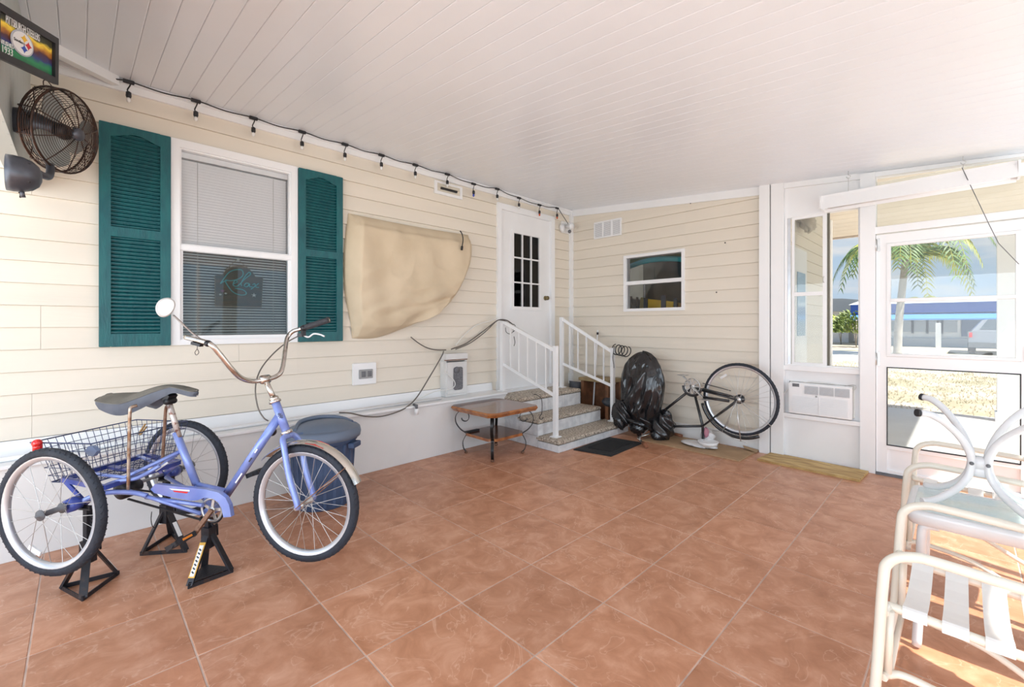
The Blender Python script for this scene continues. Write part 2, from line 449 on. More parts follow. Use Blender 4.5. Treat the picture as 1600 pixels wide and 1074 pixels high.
def rects(a0, a1, b0, b1, holes):   # rectangle minus holes -> list of rectangles
    xs = sorted({a0, a1, *[min(max(h[0], a0), a1) for h in holes], *[min(max(h[1], a0), a1) for h in holes]})
    out = []
    for p, q in zip(xs, xs[1:]):
        if q-p < 1e-6: continue
        mid = (p+q)/2; cur = [(b0, b1)]
        for h in holes:
            if h[0] < mid < h[1]:
                nx = []
                for lo, hi in cur:
                    if h[2] > lo: nx.append((lo, min(hi, h[2])))
                    if h[3] < hi: nx.append((max(lo, h[3]), hi))
                cur = [c for c in nx if c[1]-c[0] > 1e-6]
        out += [(p, q, lo, hi) for lo, hi in cur]
    return out
EX = 0.1295
def siding(parent, axis, plane, a0, a1, zb, zt, holes, seams=(), sgn=-1):
    """courses of lapped siding; axis 'x' runs along X on plane Y=plane, axis 'y' runs along Y on plane X=plane; sgn = side the face looks to"""
    k0 = int(math.floor((zb-1.257)/EX))
    k = k0
    while True:
        z0 = 1.257+k*EX; z1 = z0+EX
        if z0 >= zt-0.003: break
        zz0, zz1 = max(z0, zb), min(z1, zt)
        if zz1-zz0 > 0.012:
            for p, q, lo, hi in rects(a0, a1, zz0, zz1, holes):
                if hi-lo < 0.012 or q-p < 0.01: continue
                cuts = [p]+[c for c, ks in seams if p < c < q and k in ks]+[q]
                for s0, s1 in zip(cuts, cuts[1:]):
                    s0 += 0.0012 if s0 != p else 0
                    if hi >= z1-1e-6: hi -= 0.0035
                    t0 = 0.018-(lo-z0)/EX*0.013; t1 = 0.018-(hi-z0)/EX*0.013
                    pr = [(0, lo), (t0, lo), (t1, hi), (0, hi)]
                    if axis == 'x': poly = [(s0, plane+sgn*t, z) for t, z in pr]; ext = (s1-s0, 0, 0)
                    else: poly = [(plane+sgn*t, s0, z) for t, z in pr]; ext = (0, s1-s0, 0)
                    obj('siding_plank', MB().prism(poly, ext), SIDING, parent)
        k += 1

# ---- left wall
W1 = (0.44, 1.255, 1.13, 2.56)       # window_1 hole x0 x1 z0 z1
D1 = (3.485, 4.434, 0.48, 2.665)     # door_1 hole
mb = MB()
for p, q, lo, hi in rects(X0, XB, 0.0, 2.93, [W1, D1]): mb.box((p, YL, lo), (q, YL+0.10, hi))
wl = struct('wall_left', mb, SIDING)
siding(wl, 'x', YL, X0, XB-0.05, 0.60, 2.79, [W1, D1], seams=[(-0.165, (0, -1)), (-0.20, (-4, -5)), (0.845, (-2,)), (-0.20, (6, 7))])
# skirt below the siding, with its ledge
sk = struct('baseboard_left', MB().box((X0, YK, 0), (3.36, YL, 0.50)), SKIRT)
for x0, x1 in ((X0, -0.35), (-0.347, 1.585), (1.588, 3.36)):
    obj('skirt_board', MB().cbox((x0, YK-0.006, 0), (x1, YK, 0.50), 0.002), SKIRT, sk)
struct('trim_1', MB().cbox((X0, YK-0.03, 0.50), (3.36, YL, 0.522), 0.004).prism([(X0, YL-0.035, 0.522), (X0, YL-0.002, 0.522), (X0, YL-0.002, 0.605), (X0, YL-0.020, 0.605)], (3.36-X0, 0, 0)), TRIMW)
struct('trim_2', MB().prism([(X0, YL, 2.785), (X0, YL-0.03, 2.785), (X0, YL-0.035, CZ(YL-0.035)), (X0, YL, CZ(YL))], (XB-X0, 0, 0)).box((X0, YL-0.045, 2.83), (XB, YL-0.03, CZ(YL)-0.006)), TRIMW)
# stub of crown moulding that leaves the wall at the far left
struct('trim_3', MB().prism([(-0.2, 3.58, 2.76), (-0.2, 3.53, 2.76), (-0.2, 3.53, CZ(3.53)), (-0.2, 3.58, CZ(3.58))], (0.0, 0.0, 0.0)).bar((-0.20, 3.50, 2.80), (0.16, 3.83, 2.83), 0.05, 0.06), TRIMW)

# ---- grey green header panel at the far left (X = -0.205), with its boards
hd = struct('wall_front', MB().box((-0.27, YR, 2.06), (-0.215, YL, CZ(YR)-0.01)).prism([(-0.27, YR, CZ(YR)-0.02), (-0.27, YL, CZ(YR)-0.02), (-0.27, YL, CZ(YL)-0.01)], (0.055, 0, 0)), HEADER)
y = YL
while y > YR+0.05:
    y1 = max(y-0.155, YR)
    obj('header_board', MB().prism([(-0.215, y, 2.06), (-0.215, y1+0.003, 2.06), (-0.215, y1+0.003, CZ(y1)-0.006), (-0.215, y, CZ(y)-0.006)], (0.010, 0, 0)), HEADER, hd)
    y -= 0.155

# ---- back wall (siding part)
W2 = (2.227, 3.018, 1.437, 2.135)
mb = MB()
for p, q, lo, hi in rects(1.345, YL+0.1, 0.0, 2.64, [W2]): mb.box((XB, p, lo), (XB+0.10, q, hi))
mb.prism([(XB, 1.345, 2.64), (XB, YL+0.1, 2.64), (XB, YL+0.1, CZ(YL))], (0.1, 0, 0))
wb = struct('wall_back', mb, SIDING)
siding(wb, 'y', XB, 1.43, YL-0.05, 0.155, 2.60, [W2])
# the gable strips above 2.60 follow the roof
for k in range(0, 3):
    z0 = 1.257+(10+k)*EX; z0 = max(z0, 2.60)
    z1 = min(1.257+(11+k)*EX, CZ(YL))
    if z1 <= z0: continue
    yA = max(1.43, 3.88+(z0-2.862)/0.084); yB = max(1.43, 3.88+(z1-2.862)/0.084)
    poly = [(XB-0.010, yA, z0), (XB-0.010, YL-0.05, z0), (XB-0.004, YL-0.05, z1), (XB-0.004, min(yB, YL-0.06), z1)]
    obj('siding_plank', MB().prism(poly, (0.01, 0, 0)), SIDING, wb)
struct('baseboard_back', MB().cbox((XB-0.022, 1.43, 0), (XB, YL-0.27, 0.155), 0.004), SKIRT)
mb = MB()
mb.add([(XB-0.03, 1.43, CZ(1.43)-0.085), (XB-0.03, YL, CZ(YL)-0.085), (XB-0.03, YL, CZ(YL)), (XB-0.03, 1.43, CZ(1.43)),
        (XB, 1.43, CZ(1.43)-0.085), (XB, YL, CZ(YL)-0.085), (XB, YL, CZ(YL)), (XB, 1.43, CZ(1.43))],
       [(0,1,2,3),(7,6,5,4),(0,4,5,1),(3,2,6,7),(0,3,7,4),(1,5,6,2)])
struct('trim_4', mb, TRIMW)
struct('trim_5', MB().box((XB-0.055, YL-0.055, 0.46), (XB, YL, 2.80)).box((XB-0.062, YL-0.062, 0.46), (XB-0.05, YL-0.045, 2.80)), TRIMW)
struct('trim_6', MB().prism([(XB-0.065, 1.345, 0), (XB-0.065, 1.44, 0), (XB-0.065, 1.44, CZ(1.44)), (XB-0.065, 1.345, CZ(1.345))], (0.165, 0, 0)), TRIMW)
struct('trim_7', MB().prism([(XB-0.06, 1.225, 0), (XB-0.06, 1.335, 0), (XB-0.06, 1.335, CZ(1.335)), (XB-0.06, 1.225, CZ(1.225))], (0.12, 0, 0)), TRIMW)

# ---- screen-room part of the back wall : kick panel, appliance niche, window, header, door
YP = 0.565       # left edge of the post beside the door
fr = MB()
fr.cbox((XB-0.04, YP-0.005, 0.835), (XB+0.05, 1.225, 0.885), 0.003)       # sill rail
fr.cbox((XB-0.055, YP-0.005, 0.385), (XB+0.05, 1.225, 0.425), 0.003)      # rail under the air conditioner
fr.prism([(XB-0.02, YP, 2.315), (XB-0.02, 1.225, 2.315), (XB-0.02, 1.225, CZ(1.225)), (XB-0.02, YP, CZ(YP))], (0.07, 0, 0)).prism([(XB-0.045, YP, CZ(YP)-0.05), (XB-0.045, 1.225, CZ(1.225)-0.05), (XB-0.045, 1.225, CZ(1.225)), (XB-0.045, YP, CZ(YP))], (0.03, 0, 0))            # header panel
wp = struct('wall_screen', fr, TRIMW)
obj('kick_panel', MB().cbox((XB-0.025, YP, 0), (XB+0.03, 1.225, 0.385), 0.002), WHITE, wp)
mb = MB()
for p, q, lo, hi in rects(YP, 1.225, 0.425, 0.835, [(0.68, 1.19, 0.44, 0.73)]): mb.box((XB+0.0, p, lo), (XB+0.03, q, hi))
obj('niche_panel', mb, WHITE, wp)
struct('trim_8', MB().cbox((XB-0.06, 0.53, 0), (XB+0.06, YP+0.07, CZ(0.53)-0.002), 0.003), TRIMW)
# door side of the wall
DY0, DY1 = -0.365, 0.53
fr = MB()
fr.cbox((XB-0.05, YR, 2.045), (XB+0.05, 0.53, 2.105), 0.003)              # rail over the door
fr.prism([(XB-0.045, YR, CZ(YR)-0.005), (XB-0.045, 0.53, CZ(0.53)-0.045), (XB-0.045, 0.53, CZ(0.53)-0.003), (XB-0.045, YR, CZ(YR)+0.0)], (0.09, 0, 0))
fr.cbox((XB-0.05, DY0-0.07, 0), (XB+0.05, DY0-0.005, 2.05), 0.003)
fr.cbox((XB-0.03, YR, 0), (XB+0.03, DY0-0.07, 0.60), 0.003)
struct('wall_door_side', fr, TRIMW)
tr = struct('window_4', MB().box((XB+0.02, YR, 2.10), (XB+0.024, 0.53, 2.50)), glass('transom_glass', haze=0.03))

# ---- door_2 : white aluminium screen door with glass
d2 = MB()
def bx2(mb, yA, yB, z0, z1, x0=-0.045, x1=0.0, c=0.003): mb.cbox((XB+x0, yA, z0), (XB+x1, yB, z1), c)
zT = 2.035
bx2(d2, 0.455, 0.527, 0.02, zT); bx2(d2, DY0, DY0+0.07, 0.02, zT)
bx2(d2, DY0+0.07, 0.455, 1.955, zT); bx2(d2, DY0+0.07, 0.455, 0.915, 1.005); bx2(d2, DY0+0.07, 0.455, 0.225, 0.26); bx2(d2, DY0+0.07, 0.455, 0.02, 0.05)
door2 = struct('door_2', d2, TRIMW)
s2 = MB()
bx2(s2, 0.43, 0.455, 1.005, 1.955, -0.05, -0.01); bx2(s2, DY0+0.07, DY0+0.095, 1.005, 1.955, -0.05, -0.01)
bx2(s2, DY0+0.095, 0.43, 1.93, 1.955, -0.05, -0.01); bx2(s2, DY0+0.095, 0.43, 1.005, 1.03, -0.05, -0.01); bx2(s2, DY0+0.095, 0.43, 1.462, 1.49, -0.055, -0.005)
obj('sash_frame', s2, WHITE, door2)
obj('pane', MB().box((XB-0.03, DY0+0.09, 1.48), (XB-0.027, 0.435, 1.94)), GLASSD, door2)
obj('pane', MB().box((XB-0.022, DY0+0.09, 1.02), (XB-0.019, 0.435, 1.47)), GLASSD, door2)
g = MB()
for a, b, c_, d in ((0.45, 0.457, 0.26, 0.915), (DY0+0.068, DY0+0.075, 0.26, 0.915)): g.box((XB-0.048, a, c_), (XB-0.03, b, d))
g.box((XB-0.048, DY0+0.07, 0.908), (XB-0.03, 0.457, 0.916)); g.box((XB-0.048, DY0+0.07, 0.257), (XB-0.03, 0.457, 0.264))
obj('glazing_gasket', g, BLACKP, door2)
obj('pane', MB().box((XB-0.03, DY0+0.07, 0.26), (XB-0.027, 0.455, 0.915)), GLASSD, door2)
obj('kick_plate', MB().box((XB-0.03, DY0+0.07, 0.05), (XB-0.02, 0.455, 0.225)), WHITE, door2)
for z in (0.98, 0.60+1.35): obj('hinge', MB().box((XB-0.055, 0.50, z-0.055), (XB-0.045, 0.515, z+0.055)).tube([(XB-0.055, 0.527, z-0.05), (XB-0.055, 0.527, z+0.05)], 0.006, 8), SILVER, door2)
hn = obj('door_handle', MB().cbox((XB-0.055, DY0+0.02, 1.0), (XB-0.045, DY0+0.05, 1.12)), SILVER, door2)
obj('threshold', MB().box((XB-0.06, DY0, 0), (XB+0.06, 0.53, 0.018)), DGREY, door2)

# ---- window_3 : sliding porch window, left sash glazed and right half open
WY0, WY1, WZ0, WZ1 = 0.645, 1.222, 0.885, 2.315
mb = MB()
for p, q, lo, hi in rects(WY0-0.01, WY1, WZ0, WZ1, [(WY0+0.006, WY1-0.022, WZ0+0.012, WZ1-0.018)]): mb.box((XB-0.03, p, lo), (XB+0.04, q, hi))
w3 = struct('window_3', mb, TRIMW)
mb = MB(); sY0, sY1 = 0.885, 1.165
for p, q, lo, hi in rects(sY0, sY1, WZ0+0.012, WZ1-0.018, [(sY0+0.03, sY1-0.022, WZ0+0.03, 1.545), (sY0+0.03, sY1-0.022, 1.58, WZ1-0.04)]): mb.box((XB-0.018, p, lo), (XB+0.008, q, hi))
ws = obj('sliding_sash', mb, TRIMW, w3)
obj('pane', MB().box((XB-0.006, sY0+0.028, WZ0+0.025), (XB-0.002, sY1-0.02, WZ1-0.035)), glass('sash_glass', (0.86, 0.87, 0.85), haze=0.06), ws)
obj('screen_rail', MB().box((XB+0.012, 0.868, WZ0+0.012), (XB+0.03, 0.895, WZ1-0.018)), mat('bronze_screen_rail', (0.13, 0.12, 0.09), 0.5), w3)
obj('sash_latch', MB().tube(cm([(XB-0.02, 0.905, 1.66), (XB-0.045, 0.905, 1.67), (XB-0.05, 0.905, 1.70), (XB-0.02, 0.905, 1.715)], 5), 0.004, 6), SILVER, ws)
obj('track_channel', MB().box((XB-0.025, 1.172, WZ0+0.01), (XB-0.02, 1.198, WZ1-0.02)), ALLOY, w3)

# ---- right wall : open screened side, out of frame, lets the sun in
fr = MB()
fr.box((X0, YR-0.05, 0), (XB, YR, 0.10)); fr.box((X0, YR-0.05, 2.27), (XB, YR, CZ(YR)-0.012))
for x in (X0, 0.0, 1.35, 3.1, XB-0.06): fr.box((x, YR-0.05, 0.10), (x+0.05, YR, 2.27))
struct('wall_right', fr, TRIMW)

# ================================================================ WINDOW_1 (left wall)
x0, x1, z0, z1 = W1
mb = MB()
for p, q, lo, hi in rects(x0, x1, z0, z1, [(x0+0.05, x1-0.05, z0+0.04, z1-0.055)]): mb.box((p, YL-0.035, lo), (q, YL+0.07, hi))
w1 = struct('window_1', mb, TRIMW)
mb = MB(); zm = 1.82
for p, q, lo, hi in rects(x0+0.05, x1-0.05, z0+0.04, z1-0.055, [(x0+0.068, x1-0.068, z0+0.065, zm-0.03), (x0+0.06, x1-0.06, zm+0.02, z1-0.065)]): mb.box((p, YL-0.02, lo), (q, YL+0.03, hi))
obj('sash_frame', mb, TRIMW, w1)
obj('meeting_rail', MB().cbox((x0+0.05, YL-0.03, zm-0.028), (x1-0.05, YL+0.0, zm+0.014), 0.004), TRIMW, w1)
obj('pane', MB().box((x0+0.065, YL+0.0, z0+0.06), (x1-0.065, YL+0.004, zm-0.02)), glass('lower_pane_glass', (0.82, 0.86, 0.86), refl=2.4), w1)
obj('pane', MB().box((x0+0.055, YL+0.012, zm+0.01), (x1-0.055, YL+0.016, z1-0.06)), GLASSW, w1)
bl = thing('window_blind', 'white horizontal slat blind hanging behind the big window pane', 'blind', (0.85, YL+0.05, z0+0.06))
BLM = mat('blind_slat_white', (0.95, 0.955, 0.965), 0.5)
BLD = mat('blind_slat_shaded', (0.60, 0.63, 0.68), 0.5)
obj('headrail', MB().box((x0+0.06, YL+0.03, z1-0.105), (x1-0.06, YL+0.065, z1-0.066)), BLM, bl)
z = z0+0.075; zs = []
while z < z1-0.11: zs.append(z); z += 0.0205
for z in zs:
    up = z > zm
    t = -0.0082 if up else 0.0060
    obj('slat', MB().add([(x0+0.065, YL+0.044, z-t), (x1-0.065, YL+0.044, z-t), (x1-0.065, YL+0.056, z+t), (x0+0.065, YL+0.056, z+t)], [(0, 1, 2, 3)]).add([(x0+0.065, YL+0.0445, z-t), (x1-0.065, YL+0.0445, z-t), (x1-0.065, YL+0.0565, z+t), (x0+0.065, YL+0.0565, z+t)], [(3, 2, 1, 0)]), BLM, bl)
for x in (x0+0.16, x1-0.16): obj('ladder_cord', MB().tube([(x, YL+0.040, z0+0.07), (x, YL+0.040, z1-0.1)], 0.0015, 5), CABLEW, bl)
struct('window_recess', MB().box((x0-0.05, YL+0.12, z0-0.05), (x1+0.05, YL+0.13, zm)), DARKROOM, w1)  # dark sheet, puts shade into the gaps between the lower slats
struct('window_recess', MB().box((x0-0.05, YL+0.075, zm), (x1+0.05, YL+0.08, z1+0.05)), mat('recess_grey', (0.58, 0.59, 0.61), 0.7), w1)  # paler backing added so the upper half of the blind looks brighter

# hanging Relax board
rb = thing('hanging_sign', 'small dark wooden Relax sign with rope hanger inside the window', 'sign', (0.86, YL+0.03, 1.38))
SGW = mat('sign_dark_wood', (0.11, 0.075, 0.05), 0.6, col2=(0.04, 0.05, 0.04), vscale=7, stretch=(1, 1, 5))
yS = YL+0.034
pc = [ay(336, 478, yS), ay(408, 480, yS), ay(410, 434, yS), ay(399, 434, yS), ay(394, 426, yS), ay(386, 419, yS), ay(375, 416, yS), ay(363, 417, yS), ay(353, 423, yS), ay(347, 430, yS), ay(336, 431, yS)]
obj('board', MB().prism(pc, (0, -0.010, 0)), SGW, rb)
edge = MB().tube([p+Vector((0, -0.006, 0)) for p in pc], 0.004, 6, closed=True)
obj('board_edge', edge, mat('sign_edge', (0.42, 0.30, 0.20), 0.6), rb)
obj('rope', MB().tube([ay(353, 421, yS), ay(371, 405, yS), ay(387, 419, yS)], 0.0022, 6), mat('rope_tan', (0.30, 0.22, 0.15), 0.9), rb)
obj('suction_hook', MB().ball(ay(372, 405, yS)+Vector((0, -0.004, 0)), 0.012, 10, (1, .5, 1)), BULB, rb)
LT = mat('sign_turquoise', (0.10, 0.55, 0.62), 0.5)
def sg(u, v): return ay(320+u/11.93, 400+v/11.93, yS-0.012)
stroke = lambda P, r=0.0042: MB().tube(cm([sg(*p) for p in P], 5), r, 5, flat=0.4)
L = MB()
for P in ([(420, 460), (330, 490), (290, 520), (360, 420), (450, 310), (560, 262), (680, 262), (715, 320), (690, 390), (600, 440), (480, 462), (380, 455), (430, 560), (520, 670), (640, 725), (750, 725), (770, 680), (700, 630), (560, 605)],
          [(540, 520), (600, 490), (590, 450), (545, 480), (530, 545), (590, 570), (650, 530), (760, 420), (850, 350), (830, 305), (760, 370), (680, 500), (690, 565)],
          [(830, 520), (770, 510), (735, 560), (790, 575), (835, 520), (835, 575), (890, 575)],
          [(890, 540), (930, 520), (950, 580), (1010, 590)], [(1005, 515), (930, 570), (860, 625)]):
    b = stroke(P); L.add(b.v, b.f, True)
obj('lettering', L, LT, rb)
st = MB(); c0 = sg(915, 735)
pts = []
for k in range(10):
    a = pi/2+k*pi/5; r = 0.019 if k % 2 == 0 else 0.006
    pts.append(c0+Vector((cos(a)*r, 0, sin(a)*r)))
obj('starfish', st.prism(pts, (0, -0.005, 0)), LABELW, rb)
for (u, v, m_) in ((290, 720, LABELW), (390, 700, LABELW), (330, 650, mat('shell_purple', (0.30, 0.10, 0.22), 0.5))):
    obj('shell', MB().ball(sg(u, v), 0.009 if m_ is LABELW else 0.014, 10, (1, .4, .7)), m_, rb)

# ---- shutters
def shutter(xa, xb, label):
    za, zb = 1.13, 2.555
    yb, yf = YL-0.0205, YL-0.052
    t = thing('window_shutter', label, 'shutter', ((xa+xb)/2, yb, za), 'teal shutters beside the window')
    sw = 0.055
    for a in (xa, xb-sw): obj('stile', MB().cbox((a, yf, za), (a+sw, yb, zb), 0.004), TEAL, t)
    obj('bottom_rail', MB().cbox((xa+sw, yf, za), (xb-sw, yb, za+0.085), 0.003), TEAL, t)
    obj('middle_rail', MB().cbox((xa+sw, yf, 1.835), (xb-sw, yb, 1.90), 0.003), TEAL, t)
    n = 10; top = []
    for i in range(n+1):
        u = i/n; top.append((xa+sw+(xb-xa-2*sw)*u, yf, zb-0.085+0.038*(sin(pi*u)**1.5)))
    obj('top_rail', MB().prism([(xa+sw, yf, zb), *top, (xb-sw, yf, zb)][::-1], (0, yb-yf, 0)), TEAL, t)
    obj('backing', MB().box((xa+0.01, yb-0.004, za+0.01), (xb-0.01, yb, zb-0.01)), TEAL, t)
    lv = None
    for lo, hi in ((za+0.085, 1.835), (1.90, zb-0.05)):
        z = lo+0.012
        while z < hi-0.004:
            obj('louvre', MB().add([(xa+sw, yf+0.006, z-0.006), (xb-sw, yf+0.006, z-0.006), (xb-sw, yf+0.006, z), (xa+sw, yf+0.006, z), (xa+sw, yb-0.004, z+0.012), (xb-sw, yb-0.004, z+0.012), (xb-sw, yb-0.004, z+0.006), (xa+sw, yb-0.004, z+0.006)],
                [(0, 1, 2, 3), (3, 2, 5, 4), (7, 6, 1, 0)]), TEAL, t)
            z += 0.0245
    return t
shutter(0.083, 0.437, 'teal louvred shutter left of the big window, behind the fan')
shutter(1.258, 1.618, 'teal louvred shutter between the big window and the canvas cover')

# ================================================================ DOOR_1
x0, x1, z0, z1 = D1
mb = MB()
for p, q, lo, hi in rects(x0-0.045, x1+0.02, z0, z1+0.04, [(x0+0.012, x1-0.05, z0+0.01, z1-0.03)]): mb.box((p, YL-0.04, lo), (q, YL+0.06, hi))
d1 = struct('door_1', mb, TRIMW)
gx0, gx1, gz0, gz1 = 3.61, 4.16, 1.30, 2.36
# lights positions from the photograph
pA = ay(801, 363, YL); pB = ay(842, 482, YL)
gx0, gx1 = pA.x, pB.x; gz1, gz0 = pA.z, 1.27+ (508-480)/690*ay(801, 480, YL).dot(Vector((CT, ST, 0)))
mb = MB(); hs = []
for i in range(3):
    for j in range(3):
        wx = (gx1-gx0)/3; wz = (gz1-gz0)/3
        hs.append((gx0+i*wx+0.006, gx0+(i+1)*wx-0.006, gz0+j*wz+0.008, gz0+(j+1)*wz-0.008))
for p, q, lo, hi in rects(x0+0.012, x1-0.05, z0+0.01, z1-0.03, [(gx0-0.0, gx1+0.0, gz0, gz1)]): mb.box((p, YL-0.005, lo), (q, YL+0.035, hi))
dl = obj('door_leaf', mb, WHITE, d1)
mb = MB()
for p, q, lo, hi in rects(gx0-0.035, gx1+0.035, gz0-0.035, gz1+0.035, hs): mb.box((p, YL-0.02, lo), (q, YL+0.0, hi))
obj('lite_frame', mb, WHITE, d1)
for h in hs: obj('pane', MB().box((h[0]-0.003, YL-0.004, h[2]-0.003), (h[1]+0.003, YL-0.001, h[3]+0.003)), GLASSW, d1)
obj('dark_room_behind', MB().box((x0, YL+0.3, z0), (x1, YL+0.31, z1)), mat('interior_grey', (0.30, 0.30, 0.31), 0.8, var=0.6, vscale=3), d1)
pk = ay(854, 466, YL-0.03)
kn = obj('door_knob', MB().lathe([(0.001, 0), (0.026, 0.004), (0.028, 0.018), (0.02, 0.03), (0.012, 0.034), (0.012, 0.05)], (pk.x, YL-0.06, pk.z), (0, 1, 0), 16).lathe([(0.03, 0.0), (0.03, 0.008)], (pk.x, YL-0.014, pk.z), (0, 1, 0), 16), BRASS, d1)
obj('door_sill', MB().box((x0-0.02, YL-0.10, z0-0.005), (x1+0.02, YL, z0+0.02)), TRIMW, d1)

# ================================================================ WINDOW_2 (back wall)
y0, y1, z0, z1 = W2
mb = MB()
for p, q, lo, hi in rects(y0, y1, z0, z1, [(y0+0.035, y1-0.035, z0+0.035, z1-0.035)]): mb.box((XB-0.03, p, lo), (XB+0.07, q, hi))
w2 = struct('window_2', mb, TRIMW)
zm = 1.80
obj('meeting_rail', MB().cbox((XB-0.025, y0+0.03, zm-0.035), (XB+0.03, y1-0.03, zm+0.01), 0.003), TRIMW, w2)
obj('pane', MB().box((XB+0.0, y0+0.03, zm), (XB+0.004, y1-0.03, z1-0.03)), GLASSW, w2)
obj('pane', MB().box((XB+0.012, y0+0.03, z0+0.03), (XB+0.016, y1-0.03, zm)), GLASSW, w2)
mb = MB()
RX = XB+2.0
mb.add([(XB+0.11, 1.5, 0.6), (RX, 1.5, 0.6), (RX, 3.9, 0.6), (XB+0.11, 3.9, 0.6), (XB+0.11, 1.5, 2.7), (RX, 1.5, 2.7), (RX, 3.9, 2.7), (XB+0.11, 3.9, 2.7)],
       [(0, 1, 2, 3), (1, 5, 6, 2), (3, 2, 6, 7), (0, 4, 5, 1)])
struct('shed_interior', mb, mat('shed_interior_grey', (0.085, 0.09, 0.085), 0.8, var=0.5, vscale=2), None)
GRN = mat('green_ceiling_cloth', (0.03, 0.13, 0.05), 0.7, var=0.3, vscale=4)
TQ = mat('turquoise_foam', (0.04, 0.36, 0.42), 0.6)
YEL = mat('yellow_fabric', (0.62, 0.42, 0.03), 0.8, col2=(0.55, 0.30, 0.02), vscale=5)
def a5(u, v, X=XB+0.5): return ax(970+u/9.33, 380+v/9.33, X)
t = obj('foam_arch', MB().tube(cm([a5(60, 400), a5(130, 345), a5(300, 280), a5(500, 240), a5(700, 228), a5(870, 235), a5(1000, 260)], 6), 0.035, 10), TQ); tag(t, 'turquoise foam arch seen inside the shed window', 'pool noodle')
t = obj('green_panel', MB().add([a5(40, 330, XB+.6), a5(40, 120, XB+.6), a5(1000, 60, XB+.6), a5(1000, 215, XB+.6), a5(700, 215, XB+.6), a5(400, 235, XB+.6)], [(0, 1, 2, 3, 4, 5)]).add([p+Vector((0.01, 0, 0)) for p in [a5(40, 330, XB+.6), a5(40, 120, XB+.6), a5(1000, 60, XB+.6), a5(1000, 215, XB+.6), a5(700, 215, XB+.6), a5(400, 235, XB+.6)]], [(5, 4, 3, 2, 1, 0)]), GRN); tag(t, 'green cloth stretched above the turquoise arch in the shed', 'cloth')
def sling(pu, lab):
    t = thing('folded_chair', lab, 'chair', a5(*pu[0]) , 'chairs stored inside the shed window')
    return t
cs = thing('stored_chair', 'dark framed chair with bright yellow cushion behind the shed window', 'chair', a5(480, 990))
for (ua, ub, va, lm) in ((585, 650, 760, 'a'), (770, 815, 800, 'b'), (330, 385, 800, 'c')):
    obj('frame_post', MB().box(a5(ua, 990), a5(ub, va)+Vector((0.03, 0, 0))), mat('navy_frame', (0.03, 0.05, 0.08), 0.5), cs)
obj('cushion', MB().prism([a5(380, 990, XB+.52), a5(385, 815, XB+.52), a5(580, 835, XB+.52), a5(765, 855, XB+.52), a5(760, 990, XB+.52)], (0.06, 0, 0)), YEL, cs)
cs2 = obj('flower_cushion', MB().prism([a5(270, 990, XB+.62), a5(290, 790, XB+.62), a5(340, 800, XB+.62), a5(340, 990, XB+.62)], (0.05, 0, 0)), mat('olive_cushion', (0.33, 0.27, 0.10), 0.8)); tag(cs2, 'olive cushion edge left of the yellow cushion in the shed', 'cushion')
cs2 = obj('patterned_cushion', MB().prism([a5(800, 990, XB+.62), a5(800, 865, XB+.62), a5(880, 880, XB+.62), a5(870, 990, XB+.62)], (0.05, 0, 0)), mat('flower_cloth', (0.62, 0.55, 0.18), 0.8, col2=(0.5, 0.12, 0.08), vscale=40)); tag(cs2, 'small patterned cushion at the right of the shed window', 'cushion')
t = obj('white_pole', MB().tube([a5(345, 800, XB+.8), a5(345, 600, XB+.8)], 0.012, 8), LABELW); tag(t, 'thin white pole standing inside the dark shed', 'pole')
t = obj('folded_tripod', MB().tube([a5(185, 990), a5(150, 780)], 0.016, 8).tube([a5(240, 990), a5(240, 790)], 0.016, 8), BLACKP); tag(t, 'black folded frame at the left inside the shed window', 'frame')
# ================================================================ STEPS
sx0, sx1 = 3.34, 4.62
steps = thing('entry_steps', 'three pebble-topped steps with white tile risers below the entry door', 'steps', (3.95, 3.3, 0))
lv = [(2.83, 0.0, 0.118, 4.62), (3.11, 0.118, 0.285, 4.45), (3.39, 0.285, 0.475, 4.42)]
core = MB()
for y, za, zb, xr in lv: core.box((sx0+0.012, y+0.012, 0 if za == 0 else za-0.01), (xr-0.012, YL-0.03 if y > 3.3 else 3.6, zb-0.045))
obj('concrete_core', core, GROUTD, steps)
for k, (y, za, zb, xr) in enumerate(lv):
    yb = YL-0.03 if k == 2 else lv[k+1][0]+0.02
    obj('tread', MB().cbox((sx0-0.004, y-0.006, zb-0.042), (xr, yb, zb), 0.012), STEPTREAD, steps)
    x = sx0; wdt = 0.30; first = 0.17 if k != 1 else 0.32
    while x < xr-0.01:
        x1_ = min(x+(first if x == sx0 else wdt), xr)
        obj('riser_tile', MB().cbox((x+0.002, y, za+0.002), (x1_-0.002, y+0.012, zb-0.046), 0.002), STEPTILE, steps); x = x1_
    y_ = y
    yend = YK; ynx = lv[k+1][0] if k < 2 else 9
    while y_ < yend-0.01:
        y1_ = min(y_+(0.28 if y_ < ynx else 0.30), yend)
        obj('side_tile', MB().cbox((sx0, y_+0.002, za+0.002), (sx0+0.012, y1_-0.002, zb-0.046 if y_ < ynx-0.01 else zb-0.001), 0.002), STEPTILE, steps)
        y_ = y1_
    obj('side_tile', MB().cbox((xr-0.012, y+0.002, za+0.002), (xr, 3.6, zb-0.046), 0.002), STEPTILE, steps)
